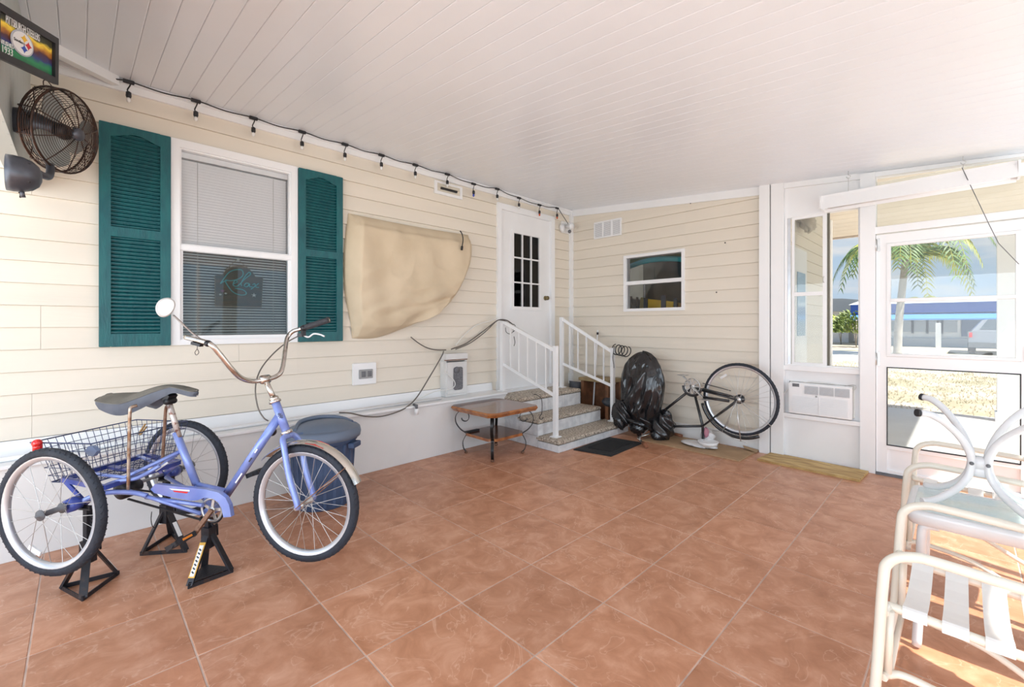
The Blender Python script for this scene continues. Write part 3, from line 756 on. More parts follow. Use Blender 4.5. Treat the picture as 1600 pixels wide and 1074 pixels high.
# ---- railings
def railing(pt, pb, zt0, zt1, zb0, zb1, label):
    t = thing('stair_railing', label, 'railing', (*pb, zb1), 'white railings of the steps')
    A, B = Vector((*pt, 0)), Vector((*pb, 0))
    def P(f, z): q = A.lerp(B, f); return (q.x, q.y, z)
    obj('post', MB().bar(P(0, zb0+0.006), P(0, zt0), 0.042, 0.042, (1, 0, 0)), TRIMW, t)
    obj('post', MB().bar(P(1, zb1+0.006), P(1, zt1), 0.042, 0.042, (1, 0, 0)), TRIMW, t)
    for f, z in ((0, zb0), (1, zb1)):
        q = P(f, z); obj('base_plate', MB().cbox((q[0]-0.045, q[1]-0.045, z), (q[0]+0.045, q[1]+0.045, z+0.010), 0.003), TRIMW, t)
    d0 = zt0-0.02; d1 = zt1-0.05
    obj('top_rail', MB().bar(P(0.0, d0), P(1.0, d1), 0.03, 0.035), TRIMW, t)
    e0 = zb0+0.25+0.06; e1 = zb1+0.42
    obj('bottom_rail', MB().bar(P(0.0, e0), P(1.0, e1), 0.022, 0.032), TRIMW, t)
    for i in range(1, 6):
        f = i/6
        obj('baluster', MB().bar(P(f, e0+(e1-e0)*f), P(f, d0+(d1-d0)*f), 0.015, 0.015, (1, 0, 0)), TRIMW, t)
    return t
railing((3.385, 3.70), (3.45, 2.965), 1.33, 1.055, 0.522, 0.118, 'white metal stair railing nearer the wooden coffee table')
railing((4.33, 3.62), (4.50, 2.97), 1.37, 0.995, 0.475, 0.118, 'white metal stair railing beside the black bin bag')
# clutter behind the steps
box = thing('wooden_stand', 'low brown wooden stand in the corner right of the steps', 'stand', (4.66, 3.25, 0))
for (x, y) in ((4.56, 3.08), (4.79, 3.08), (4.56, 3.45), (4.79, 3.45)): obj('leg', MB().bar((x, y, 0), (x, y, 0.56), 0.045, 0.045, (1, 0, 0)), BROWNW, box)
obj('top', MB().cbox((4.52, 3.03, 0.56), (4.82, 3.50, 0.60), 0.004), mat('tan_board', (0.36, 0.26, 0.13), 0.6, var=0.3), box)
obj('side_panel', MB().box((4.775, 3.09, 0.05), (4.79, 3.44, 0.52)).box((4.55, 3.46, 0.05), (4.78, 3.475, 0.56)), BROWNW, box)
t = obj('grey_bucket', MB().lathe([(0.001, 0), (0.07, 0.0), (0.095, 0.22), (0.10, 0.225), (0.09, 0.22), (0.065, 0.01)], (4.60, 3.62, 0.30), (0.15, 0, 1), 18), DGREY.copy()); t.data.materials[0].node_tree.nodes['Principled BSDF'].inputs['Base Color'].default_value = (0.42, 0.45, 0.5, 1)
tag(t, 'grey pail standing in the corner behind the top step', 'bucket')
t = obj('pail_crate', MB().cbox((4.46, 3.52, 0), (4.74, 3.80, 0.30), 0.006), DGREY); tag(t, 'dark crate under the grey pail in the corner', 'crate')
def crumple(c, rx, ry, rz, seed, nu=22, nv=14, amp=0.12, sq=0):
    rnd = random.Random(seed); ph = [(rnd.uniform(2, 7), rnd.uniform(2, 6), rnd.uniform(0, 6.28), rnd.uniform(.4, 1)) for _ in range(9)]
    def fn(u, v):
        a = 2*pi*u; b = pi*v
        k = 1+amp*sum(w_*sin(round(p)*a+q*b*1.7+s) for p, q, s, w_ in ph)/3
        return Vector(c)+Vector((cos(a)*sin(b)*rx*k, sin(a)*sin(b)*ry*k, -cos(b)*rz*k))
    return MB().grid(fn, nu, nv)
t = obj('boot_bag', crumple((4.60, 2.955, 0.16), 0.07, 0.09, 0.155, 3).add(crumple((4.585, 3.06, 0.33), 0.10, 0.10, 0.06, 5).v, crumple((4.58, 3.06, 0.33), 0.10, 0.10, 0.06, 5).f, True), mat('dark_grey_cloth', (0.05, 0.055, 0.065), 0.5, var=0.3)); tag(t, 'dark grey bag slumped between the steps and the brown stand', 'bag')
pa, pb = ax(934, 516, 4.80), ax(929, 600, 4.74)
t = thing('mop_pole', 'thin white pole with dark tip leaning in the corner behind the railing', 'pole', (pb.x, pb.y, 0))
dr = (pa-pb)/(pa.z-pb.z)
p0 = pb-dr*(pb.z-0.02)
obj('pole', MB().tube([p0, pa-dr*0.06], 0.010, 8), WHITE, t); obj('tip', MB().tube([pa-dr*0.06, pa-dr*0.03], 0.013, 8), BLACKP, t); obj('cap', MB().tube([pa-dr*0.03, pa], 0.011, 8), WHITE, t)
# coiled cord hung on the right railing post
cp = Vector((4.50, 2.96, 1.0)); pts = []
for i in range(0, 4*14+1):
    a = 2*pi*i/14; k = i/56
    pts.append(cp+Vector((-0.01+0.10*k+0.012*cos(a), -0.03+0.052*sin(a)-0.11*k, -0.02+0.060*cos(a)-0.03*k)))
tail = cm([(4.49, 2.94, 1.02), (4.46, 2.93, 0.97), (4.45, 2.935, 0.88), (4.46, 2.93, 0.80), (4.47, 2.935, 0.76)], 6)
t = obj('coiled_cord', MB().tube(pts, 0.006, 6).tube(tail, 0.004, 6), CABLEB); tag(t, 'coiled black cord hung on the post of the right railing', 'cord')

# ================================================================ COFFEE TABLE
ct = thing('coffee_table', 'small varnished wooden table with scrolled iron legs by the steps', 'table', (2.89, 3.27, 0))
cxx, cyy = 2.895, 3.285
def octo(h, c_, z, wob=0.0):
    P = []
    base_ = [(h, -h+c_), (h, h-c_), (h-c_, h), (-h+c_, h), (-h, h-c_), (-h, -h+c_), (-h+c_, -h), (h-c_, -h)]
    for i in range(8):
        a, b = base_[i], base_[(i+1) % 8]
        m_ = 7 if i % 2 == 0 else 2
        for j in range(m_):
            t_ = j/m_; k = 1+wob*sin(i*3+j*2.1)
            P.append(Vector((cxx+(a[0]+(b[0]-a[0])*t_)*k, cyy+(a[1]+(b[1]-a[1])*t_)*k, z)))
    return P
H = 0.315
top = octo(H, 0.05, 0.475); mid = octo(H+0.012, 0.05, 0.46, 0.012); bot = octo(H-0.006, 0.05, 0.43, 0.014)
n = len(top)
obj('table_top', MB().add(top, [tuple(range(n))]), WOODT, ct)
obj('table_edge', MB().add(top+mid+bot, [(i, i+n, (i+1) % n+n, (i+1) % n) for i in range(n)]+[(i+n, i+2*n, (i+1) % n+2*n, (i+1) % n+n) for i in range(n)]+[tuple(range(2*n, 3*n))[::-1]]), WOODE, ct)
t2 = octo(0.225, 0.06, 0.212); b2 = octo(0.225, 0.06, 0.185, 0.01); n = len(t2)
obj('lower_shelf', MB().add(t2, [tuple(range(n))]), WOODT, ct)
obj('shelf_edge', MB().add(t2+b2, [(i, i+n, (i+1) % n+n, (i+1) % n) for i in range(n)]+[tuple(range(n, 2*n))[::-1]]), WOODE, ct)
for sx, sy in ((-1, 1), (-1, -1), (1, -1), (1, 1)):
    dx, dy = sx*0.7071, sy*0.7071
    def P(r, z): return (cxx+dx*r, cyy+dy*r, z)
    path = [P(0.315, 0.395), P(0.285, 0.375), P(0.262, 0.39), P(0.262, 0.42), P(0.30, 0.435), P(0.355, 0.425), P(0.385, 0.38), P(0.385, 0.32), P(0.345, 0.25), P(0.29, 0.205), P(0.275, 0.19), P(0.285, 0.165), P(0.315, 0.12), P(0.312, 0.06), P(0.285, 0.025), P(0.275, 0.02)]
    path = [P(r, z) for r, z in ((.325, .350), (.315, .328), (.285, .318), (.258, .335), (.252, .375), (.275, .412), (.315, .425), (.36, .405), (.385, .355), (.375, .295), (.335, .240), (.285, .205), (.278, .188), (.295, .155), (.312, .11), (.305, .055), (.285, .025), (.275, .02))]
    side = Vector((-dy, dx, 0))
    pp = cm(path, 5); m_ = MB()
    v = []; 
    for i, q in enumerate(pp):
        tg = (pp[min(i+1, len(pp)-1)]-pp[max(i-1, 0)]).normalized(); nn = tg.cross(side)
        for a_, b_ in ((-.014, -.003), (.014, -.003), (.014, .003), (-.014, .003)): v.append(q+side*a_+nn*b_)
    f = [(i*4+k, i*4+(k+1) % 4, i*4+4+(k+1) % 4, i*4+4+k) for i in range(len(pp)-1) for k in range(4)]+[(3, 2, 1, 0), tuple(range(len(v)-4, len(v)))]
    lg = obj('leg', m_.add(v, f), IRON, ct)
    q = Vector(P(0.28, 0.0)); obj('foot', MB().lathe([(0.001, 0), (0.016, 0.003), (0.018, 0.014), (0.012, 0.024), (0.001, 0.026)], q, (0, 0, 1), 12), RUSTY, lg)
t = obj('remote_control', MB().cbox((2.66, 3.42, 0.2125), (2.82, 3.46, 0.23), 0.004).xf(Matrix.Translation((0, 0, 0))), BLACKP); tag(t, 'slim black remote on the lower shelf of the wooden table', 'remote')

# ================================================================ BIN
bn = thing('rubbish_bin', 'round blue-grey plastic rubbish bin with domed lid against the skirt', 'bin', (1.22, 3.24, 0))
bc = (1.235, 3.255, 0)
obj('body', MB().lathe([(0.001, 0.012), (0.178, 0.012), (0.182, 0.0), (0.186, 0.004), (0.205, 0.30), (0.213, 0.44), (0.228, 0.445), (0.23, 0.50), (0.22, 0.505)], bc, (0, 0, 1), 40), BINB, bn)
rb_ = MB()
for k in range(20):
    a = 2*pi*k/20; rb_.bar((bc[0]+cos(a)*0.186, bc[1]+sin(a)*0.186, 0.02), (bc[0]+cos(a)*0.2125, bc[1]+sin(a)*0.2125, 0.43), 0.02, 0.008, (cos(a), sin(a), 0))
o = obj('body_ribs', rb_, BINB, bn)
obj('lid', MB().lathe([(0.232, 0.468), (0.250, 0.470), (0.254, 0.495), (0.247, 0.528), (0.236, 0.538), (0.222, 0.536), (0.205, 0.545), (0.16, 0.566), (0.09, 0.578), (0.001, 0.582)], bc, (0, 0, 1), 48), BINLID, bn)
obj('lid_ridge', MB().tube(cm([(bc[0]-0.20, bc[1]-0.03, 0.545), (bc[0]-0.12, bc[1]+0.10, 0.578), (bc[0]+0.03, bc[1]+0.15, 0.582), (bc[0]+0.16, bc[1]+0.10, 0.565), (bc[0]+0.20, bc[1]-0.02, 0.545)], 6), 0.016, 8, flat=0.8), BINLID, bn)
for s in (-1, 1):
    hd_ = MB().cbox((bc[0]-0.05, bc[1]-0.022-0.235, 0.40), (bc[0]+0.05, bc[1]-0.215, 0.44), 0.006)
    hd_.xf(Matrix.Translation(Vector(bc)) @ Matrix.Rotation(radians(38 if s > 0 else 218), 4, 'Z') @ Matrix.Translation(-Vector(bc)))
    obj('handle', hd_, BINB, bn)

# ================================================================ WALL THINGS, left wall
# canvas cover
def cover_fn(u, v):
    # outline by height
    zt, zb = 2.262, 1.150
    z = zt+(zb-zt)*v
    xl = 1.68-0.045*sin(pi*min(1, v*1.15))+0.12*max(0, v-0.62)**1.3
    if v < 0.30: xr = 3.02+0.05*sin(pi*v/0.3)*0.6
    else:
        k = (v-0.30)/0.70; xr = 3.02-0.40*k-0.42*k**4
    x = xl+(xr-xl)*u
    z += -0.012*sin(pi*u)+0.010*(u*4 % 1)*0
    z += (0.10*(u**3))*(v**5)*1.2
    # bulge away from wall
    edge = min(1, min(u, 1-u)*14)**0.6
    vert = min(1, v*9)**0.5*min(1, (1-v)*10)**0.6 if v < 1 else 0
    d = 0.115+0.04*sin(pi*v)
    wr = 0.006*sin(x*19+z*3)+0.010*sin(x*11+z*4)*min(1, v*2)+0.026*sin((z*1.2-x*0.75)*19+1.4*sin(x*3))*max(0, v-0.42)*1.9*u+0.012*sin((z-x*0.6)*34)*max(0, v-0.4)
    wr += 0.016*sin(x*28+2*sin(z*3))*max(0, 0.16-v)*3
    wr += -0.035*math.exp(-((v-0.86+0.22*u)**2)/0.0012)*u*(1 if u < .97 else 0)-0.02*math.exp(-((v-0.72-0.1*(u-.5))**2)/0.001)*max(0, u-.5)
    rn_ = abs(noise.noise(Vector((x*3.2+z*1.5, z*5.5-x*2.2, 1.7)))); wr += (0.030*(0.25-rn_))*(0.35+v)
    y = YL-0.016-(d*edge*max(vert, 0.0)+wr*edge*vert)
    return Vector((x, min(y, YL-0.017), z))
cv = thing('tv_cover', 'beige canvas cover draped over a wall mounted screen', 'cover', (2.35, YL-0.1, 1.15))
obj('cloth', MB().grid(cover_fn, 110, 80), COVER, cv)
obj('hem_band', MB().grid(lambda u, v: cover_fn(0.03+0.94*u, 0.012+0.075*v)+Vector((0, -0.006, 0)), 60, 6), COVER, cv)
t = obj('hanging_plug_cord', MB().tube(cm([ay(719, 361, 3.72), ay(722, 366, 3.70), ay(723.5, 375, 3.70), ay(722, 386, 3.70)], 6), 0.006, 6).tube([ay(722, 385, 3.70), ay(721.5, 391, 3.70)], 0.012, 8), CABLEB); tag(t, 'short black cord with plug hanging over the canvas cover', 'cord')
# outlet
o1, o2 = ay(549, 568, YL), ay(585, 599, YL)
ot = thing('wall_outlet', 'white square wall outlet box with grey sockets below the cover', 'outlet', ((o1.x+o2.x)/2, YL-0.02, o2.z))
obj('plate', MB().cbox((o1.x, YL-0.035, o2.z), (o2.x, YL-0.014, o1.z), 0.006), TRIMW, ot)
w_ = o2.x-o1.x; hh = o1.z-o2.z
obj('socket_face', MB().cbox((o1.x+w_*0.24, YL-0.045, o2.z+hh*0.28), (o2.x-w_*0.17, YL-0.034, o1.z-hh*0.30), 0.004), mat('mid_grey_plastic', (0.34, 0.34, 0.34), 0.5), ot)
for k in (0.34, 0.60): obj('socket', MB().cbox((o1.x+w_*k, YL-0.049, o2.z+hh*0.36), (o1.x+w_*(k+0.17), YL-0.044, o1.z-hh*0.38), 0.002), DGREY, ot)
# exhaust vent
a, b = ay(677, 281, YL), ay(720, 313, YL)
vx0, vx1, vz0, vz1 = a.x, b.x, b.z, b.z+(a.z-b.z)*0.95
ve = thing('exhaust_vent', 'cream exhaust vent hood with dark slot above the canvas cover', 'vent', ((vx0+vx1)/2, YL-0.02, vz0))
VB = mat('vent_cream', (0.74, 0.69, 0.58), 0.5, var=0.08)
mb = MB()
for p, q, lo, hi in rects(vx0, vx1, vz0, vz1, [(vx0+0.03, vx1-0.03, vz0+0.03, vz1-0.02)]): mb.box((p, YL-0.03, lo), (q, YL-0.013, hi))
obj('frame', mb, TRIMW, ve)
obj('plate', MB().box((vx0+0.03, YL-0.02, vz0+0.03), (vx1-0.03, YL-0.014, vz1-0.02)), VB, ve)
obj('hood', MB().prism([(vx0+0.06, YL-0.02, vz1-0.03), (vx0+0.06, YL-0.055, vz0+0.085), (vx0+0.06, YL-0.055, vz0+0.075), (vx0+0.06, YL-0.02, vz0+0.075)], (vx1-vx0-0.12, 0, 0)), VB, ve)
obj('slot', MB().box((vx0+0.075, YL-0.040, vz0+0.055), (vx1-0.075, YL-0.021, vz0+0.076)), BLACKP, ve)
# grey meter box
m1, m2 = ay(696, 552, 3.77), ay(729, 617, 3.77)
mx0, mx1 = m1.x, m2.x; mz0 = 0.523
bxm = thing('meter_box', 'pale grey utility box with dark window standing on the wall ledge', 'utility box', ((mx0+mx1)/2, 3.80, mz0))
fy = 3.765
obj('case', MB().cbox((mx0, fy, mz0), (mx1, YL-0.014, 0.90), 0.006), GREYB, bxm)
obj('front_plate', MB().cbox((mx0+0.015, fy-0.012, mz0+0.03), (mx1-0.01, fy, 0.885), 0.004), GREYB, bxm)
dw = MB(); cx_ = (mx0+mx1)/2+0.01; 
dwp = []
for (sx, sz, a0) in ((1, 1, 0), (-1, 1, 90), (-1, -1, 180), (1, -1, 270)):
    for k in range(5):
        a = radians(a0+k*22.5); dwp.append((cx_+sx*0.035+cos(a)*0.025, fy-0.014, 0.71+sz*0.095+sin(a)*0.025))
obj('dark_window', dw.prism(dwp[::-1], (0, -0.004, 0)), mat('box_window_grey', (0.20, 0.20, 0.215), 0.6, col2=(0.12, 0.12, 0.13), vscale=60), bxm)
obj('round_knob', MB().lathe([(0.001, -0.012), (0.03, -0.012), (0.034, 0.0)], (cx_-0.02, fy-0.018, 0.80), (0, 1, 0), 20), DGREY, bxm)
obj('divider', MB().box((cx_-0.055, fy-0.022, 0.735), (cx_+0.055, fy-0.017, 0.742)).box((cx_-0.055, fy-0.022, 0.655), (cx_+0.055, fy-0.017, 0.662)), DGREY, bxm)
obj('flip_lid', MB().cbox((mx0-0.03, fy-0.055, 0.912), (mx1-0.03, fy+0.03, 0.975), 0.006), GREYB, bxm)
obj('rust_line', MB().box((mx0-0.025, fy-0.056, 0.905), (mx1-0.035, fy-0.01, 0.913)), RUSTY, bxm)
obj('neck', MB().cbox((mx0+0.01, fy+0.0, 0.88), (mx1-0.03, YL-0.014, 0.97), 0.003), GREYB, bxm)
# cables
def cable(pxs, Y, r, m_, lab, k=6):
    pts = [ay(u, v, y) for (u, v), y in zip(pxs, Y if isinstance(Y, (list, tuple)) else [Y]*len(pxs))]
    o = obj('cable', MB().tube(cm(pts, k), r, 6), m_); tag(o, lab, 'cable'); return o
cable([(642, 527), (655, 537), (668, 544), (682, 547), (697, 547)], 3.80, 0.006, CABLE, 'grey cable drooping from canvas cover down to the utility box')
cable([(693, 549), (690, 557), (672, 588), (652, 620), (636, 636), (618, 645), (595, 651), (572, 651), (548, 646), (530, 645)], [3.74, 3.72, 3.70, 3.66, 3.60, 3.57, 3.565, 3.565, 3.565, 3.57], 0.006, CABLE, 'long grey cable looping from utility box down behind the bin')
cable([(705, 546), (728, 537), (752, 520), (770, 506), (780, 500), (792, 501), (802, 508)], [3.76, 3.80, 3.83, 3.76, 3.67, 3.67, 3.66], 0.007, CABLE, 'dark cable rising from utility box to the railing post')
cable([(712, 546), (735, 536), (758, 519), (776, 502), (786, 501), (797, 506)], [3.76, 3.80, 3.82, 3.75, 3.665, 3.66], 0.006, CABLE, 'second dark cable alongside, ending short of the railing curl')
cable([(712, 540), (726, 523), (745, 508), (765, 502), (778, 497)], [3.80, 3.84, 3.84, 3.80, 3.68], 0.005, CABLEW, 'thin white cable above the dark ones left of the railing')
cable([(692, 567), (693, 578), (703, 588), (710, 596), (710, 604), (700, 609), (680, 612), (650, 625), (610, 641)], [3.74, 3.74, 3.73, 3.73, 3.73, 3.74, 3.76, 3.76, 3.70], 0.005, CABLEW, 'thin white cable crossing the dark window of the utility box')
t = obj('cord_tangle', MB().tube(cm([ay(790, 512, 3.66), ay(791, 519, 3.66), ay(797, 522, 3.65), ay(802, 517, 3.65), ay(799, 510, 3.66), ay(803, 507, 3.66), ay(806, 513, 3.66), ay(802, 519, 3.66)], 6), 0.0035, 6).tube(cm([ay(803, 526, 3.62), ay(804.5, 535, 3.62), ay(803, 541, 3.62)], 4), 0.004, 6), CABLEB); tag(t, 'small tangle of thin black cord on the left railing', 'cord')
t = obj('dangling_hook_cord', MB().tube(cm([ay(834, 617, 3.10), ay(838, 617, 3.08), ay(846, 624, 3.05), ay(847, 640, 3.05), ay(846, 648, 3.05)], 5), 0.0035, 6).tube(cm([ay(846, 647, 3.05), ay(843, 653, 3.05), ay(846, 656, 3.05), ay(849, 652, 3.05)], 5), 0.0035, 6), CABLEB); tag(t, 'short black hook cord dangling from the bottom rail of left railing', 'cord')
# pvc pipe with tap on ledge
t = obj('ledge_pipe', MB().tube([(X0, 3.70, 0.536), (2.55, 3.70, 0.536)], 0.013, 10), WHITE); tag(t, 'long white plastic pipe lying on the skirt ledge', 'pipe')
t = thing('dripping_valve', 'small white capped valve hanging at the ledge left of the table', 'valve', ay(651, 645, 3.57))
pv = ay(651, 634, 3.565)
obj('valve_body', MB().tube([pv+Vector((0, 0.05, 0.0)), pv, pv+Vector((0, 0, -0.03))], 0.013, 10), DGREY, t)
obj('valve_cap', MB().lathe([(0.001, 0), (0.018, 0.002), (0.019, 0.055), (0.001, 0.06)], pv+Vector((0, 0, -0.085)), (0, 0, 1), 14), WHITE, t)
# floodlight / camera in the corner
t = thing('corner_floodlight', 'white motion floodlight on square plate high in the corner', 'light', ay(880, 357, 3.86))
a, b = ay(875, 346, YL), ay(890, 366, YL)
obj('mount_plate', MB().cbox((a.x, YL-0.035, b.z-0.01), (a.x+0.19, YL-0.013, a.z), 0.004), TRIMW, t)
pc_ = ay(884, 356, 3.80)
obj('rosette', MB().lathe([(0.055, 0.0), (0.05, -0.03), (0.001, -0.035)], (pc_.x-0.02, YL-0.03, pc_.z), (0, 1, 0), 18), WHITE, t)
q0 = ay(889, 354, 3.76)
obj('lamp_head', MB().lathe([(0.001, -0.05), (0.03, -0.045), (0.035, 0.04), (0.045, 0.07), (0.001, 0.07)], q0, (-0.3, -1, -0.15), 16), WHITE, t)
obj('sensor', MB().ball(ay(890, 362, 3.78), 0.024, 10), DGREY, t)

# ---- string lights
sl = thing('string_lights', 'black string of bulb lights sagging along the ceiling edge', 'string lights', (2.5, 3.8, 2.75))
def ceilpt(u, v, dz=0.012):
    d = ray(u, v); t_ = (2.862-0.084*3.88-dz-HC)/(d.z-0.084*d.y); return CAM+d*t_
SOCK = [(201, 127, 158), (306, 148, 181), (396, 184, 213), (472, 204, 234), (539, 222, 249), (596, 242, 265), (649, 257, 278), (699, 270, 288), (740, 287, 308), (777, 295, 313), (811, 309, 326), (843, 320, 338), (870.5, 325, 343)]
yq = 3.80
def clampc(p): p = p.copy(); p.z = min(p.z, CZ(p.y)-0.014); return p
anch = [clampc(ay(u, v, yq)) for u, v, _ in SOCK]
path = [clampc(ay(156, 104, yq))]
for i, p in enumerate(anch):
    path.append((path[-1]+p)/2+Vector((0, 0, -0.012))); path.append(p)
path = [clampc(p) for p in path]+[ay(878, 335, yq), ay(889, 352, 3.80)]
obj('cable', MB().tube(cm(path, 4), 0.0045, 6), CABLEB, sl)
for i, (u, v0_, v1_) in enumerate(SOCK):
    p = anch[i]; L_ = (v1_-v0_)/FPX*(p.dot(Vector((CT, ST, 0))))
    L_ = max(L_, 0.13)*0.97
    obj('connector', MB().cbox((p.x-0.028, p.y-0.009, p.z-0.016), (p.x+0.028, p.y+0.009, p.z+0.008), 0.004), BLACKP, sl)
    obj('drop_wire', MB().tube(cm([p, p+Vector((0.008, 0, -0.02)), p+Vector((-0.006, 0, -L_*0.45)), p+Vector((0, 0, -L_*0.55))], 4), 0.0038, 6), CABLEB, sl)
    s_ = obj('socket', MB().lathe([(0.006, 0), (0.014, -0.006), (0.015, -0.03), (0.011, -0.042)], p+Vector((0, 0, -L_*0.52)), (0, 0, 1), 12), BLACKP, sl)
    bm_ = BULBB if i == 8 else (BULBR if i >= 11 else BULB)
    obj('bulb', MB().lathe([(0.009, 0), (0.0125, -0.012), (0.011, -0.024), (0.001, -0.032)], p+Vector((0, 0, -L_*0.52-0.040)), (0, 0, 1), 12), bm_, s_, 'blue bulb' if i == 8 else ('orange-red bulb' if i >= 11 else None))

# ---- vent on back wall
a, b = ax(930, 349, XB), ax(972.5, 366.5, XB)
vt = thing('wall_vent', 'white three-section vent grille high on the back wall', 'vent', (XB-0.02, (a.y+b.y)/2, 2.42))
ya, yb_ = b.y, a.y; zb_ = ax(930, 374.5, XB).z; zt_ = a.z
mb = MB(); hs = [(ya+0.018+(yb_-ya-0.012)*k/3, ya-0.0+(yb_-ya-0.0)*(k+1)/3-0.012, zb_+0.018, zt_-0.018) for k in range(3)]
for p, q, lo, hi in rects(ya, yb_, zb_, zt_, hs): mb.box((XB-0.03, p, lo), (XB-0.013, q, hi))
obj('frame', mb, TRIMW, vt)
VG = mat('vent_mesh_grey', (0.50, 0.51, 0.53), 0.6)
for h in hs:
    obj('grille_panel', MB().box((XB-0.020, h[0], h[2]), (XB-0.014, h[1], h[3])), VG, vt)
    g = MB(); z = h[2]+0.006
    while z < h[3]-0.004: g.box((XB-0.024, h[0], z), (XB-0.020, h[1], z+0.005)); z += 0.012
    o = obj('grille_louvres', g, TRIMW, vt); o['kind'] = 'stuff'
# small marks (screw holes / clips) on back wall
for (u, v) in ((1133, 379.5), (1119.5, 457), (1079, 318)):
    p = ax(u, v, XB-0.018); t = obj('wall_screw', MB().lathe([(0.007, 0), (0.006, -0.006), (0.001, -0.008)], p, (1, 0, 0), 8), BLACKP)
    tag(t, {1133: 'dark screw in the siding to the right of the shed window', 1119.5: 'small clip in the siding low right of the shed window', 1079: 'dark screw head just under the back wall top trim'}[u], 'screw')

# ================================================================ AIR CONDITIONER
ac = thing('air_conditioner', 'white window air conditioner set into the panel under the porch window', 'air conditioner', (XB, 0.935, 0.44))
ay0, ay1, az0, az1 = 0.69, 1.18, 0.432, 0.725
obj('case', MB().cbox((XB-0.045, ay0, az0), (XB+0.35, ay1, az1), 0.006), WHITE, ac)
obj('front_bezel', MB().cbox((XB-0.062, ay0, az0), (XB-0.045, ay1, az1-0.005), 0.008), TRIMW, ac)
def acp(f, g_): return (ay1-(ay1-ay0)*f, az0+(az1-az0)*g_)
mb = MB()
for k in range(3):
    ya_, zb_ = acp(0.26+0.24*k+0.225, 0.0)[0], az0+(az1-az0)*0.66
    obj('outlet_dark', MB().box((XB-0.064, ya_, zb_), (XB-0.061, acp(0.265+0.24*k, 0)[0], az0+(az1-az0)*0.92)), mat('outlet_grey', (0.42, 0.43, 0.45), 0.6), ac)
    for j in range(6):
        z = zb_+0.006+j*0.0125
        obj('outlet_slat', MB().bar((XB-0.066, ya_, z), (XB-0.066, acp(0.265+0.24*k, 0)[0], z), 0.007, 0.003), TRIMW, ac)
g = MB(); z = az0+0.02
while z < az0+(az1-az0)*0.58: g.box((XB-0.066, ay0+0.03, z), (XB-0.061, ay1-0.03, z+0.0035)); z += 0.0085
o = obj('intake_grille', g, WHITE, ac); o['kind'] = 'stuff'
obj('intake_divider', MB().box((XB-0.068, 0.93, az0+0.01), (XB-0.061, 0.936, az0+(az1-az0)*0.6)).box((XB-0.068, ay0+0.02, az0+(az1-az0)*0.3), (XB-0.061, ay1-0.02, az0+(az1-az0)*0.315)), TRIMW, ac)
yl = acp(0.12, 0)[0]
obj('energy_sticker', MB().box((XB-0.064, yl-0.028, az0+(az1-az0)*0.87), (XB-0.0615, yl+0.028, az0+(az1-az0)*0.97)), DGREY, ac)
obj('logo_badge', MB().lathe([(0.008, 0), (0.008, 0.003)], (XB-0.066, 0.955, az0+(az1-az0)*0.61), (1, 0, 0), 12), SILVER, ac)
t = obj('power_cord', MB().tube(cm([ax(1222, 640, 4.80), ax(1222, 622, 4.80), ax(1232, 608, 4.79), ax(1250, 600, 4.80), ax(1270, 597, 4.82), ax(1300, 600, 4.82), ax(1325, 606, 4.82), ax(1335, 604, 4.82)], 6), 0.004, 6), CABLEW); tag(t, 'thin white power cord above the air conditioner', 'cord')
t = obj('wire_latch', MB().tube(cm([ax(1318, 604, 4.81), ax(1330, 602, 4.80), ax(1337, 603, 4.80), ax(1336, 609, 4.80), ax(1331, 610, 4.80)], 4), 0.003, 6), SILVER); tag(t, 'small wire latch at the top right of the air conditioner', 'latch')

# ================================================================ FLUORESCENT FIXTURE
fx = thing('hanging_strip_light', 'long white fluorescent shop light hanging above the porch door', 'light', (4.67, 0.3, 2.29))
fa, fb = 0.885, -0.27
prof = [(-0.085, 0.0), (-0.05, 0.10), (-0.045, 0.125), (0.045, 0.125), (0.05, 0.10), (0.085, 0.0), (0.08, 0.0), (0.045, 0.094), (-0.045, 0.094), (-0.08, 0.0)]
zf = lambda y: 2.285+(0.885-y)*0.010
v = [(4.67+px_, y, zf(y)+pz) for y in (fa, fb) for px_, pz in prof]; n = len(prof)
f = [(i, (i+1) % n, (i+1) % n+n, i+n) for i in range(n)]+[tuple(range(n))[::-1], tuple(range(n, 2*n))]
obj('reflector', MB().add(v, f), TRIMW, fx)
obj('end_cap', MB().box((4.60, fa-0.001, zf(fa)+0.01), (4.74, fa+0.012, zf(fa)+0.12)), TRIMW, fx)
obj('end_cap', MB().box((4.60, fb-0.014, zf(fb)+0.01), (4.74, fb-0.001, zf(fb)+0.12)).box((4.62, fb-0.05, zf(fb)+0.03), (4.72, fb-0.014, zf(fb)+0.10)), TRIMW, fx)
for dx in (-0.035, 0.035): obj('tube', MB().tube([(4.67+dx, fa-0.03, 2.32), (4.67+dx, fb+0.03, 2.33)], 0.017, 12), mat('unlit_tube', (0.9, 0.9, 0.9), 0.3), fx)
for y in (0.70, 0.0):
    zt_ = CZ(y)-0.002
    hk = MB().tube(cm([(4.67, y, zt_), (4.67, y, zt_-0.03), (4.67, y-0.015, zt_-0.045), (4.67, y, zt_-0.062), (4.67, y+0.015, zt_-0.045)], 5), 0.0032, 6).tube([(4.67, y, zt_-0.055), (4.67, y, zf(y)+0.12)], 0.002, 6)
    obj('hook', hk, SILVER, fx)
p = [Vector((4.60, 0.02, 2.40)), ax(1527, 333, 4.66), ax(1560, 378, 4.62), ax(1590, 412, 4.60)]
t = obj('pull_cord', MB().tube([ax(1503, 262, 4.60), ax(1546, 352, 4.60), ax(1560, 380, 4.60), ax(1592, 413, 4.60)], 0.0026, 6), DGREY); tag(t, 'thin dark cord slanting down from the shop light past the door glass', 'cord')

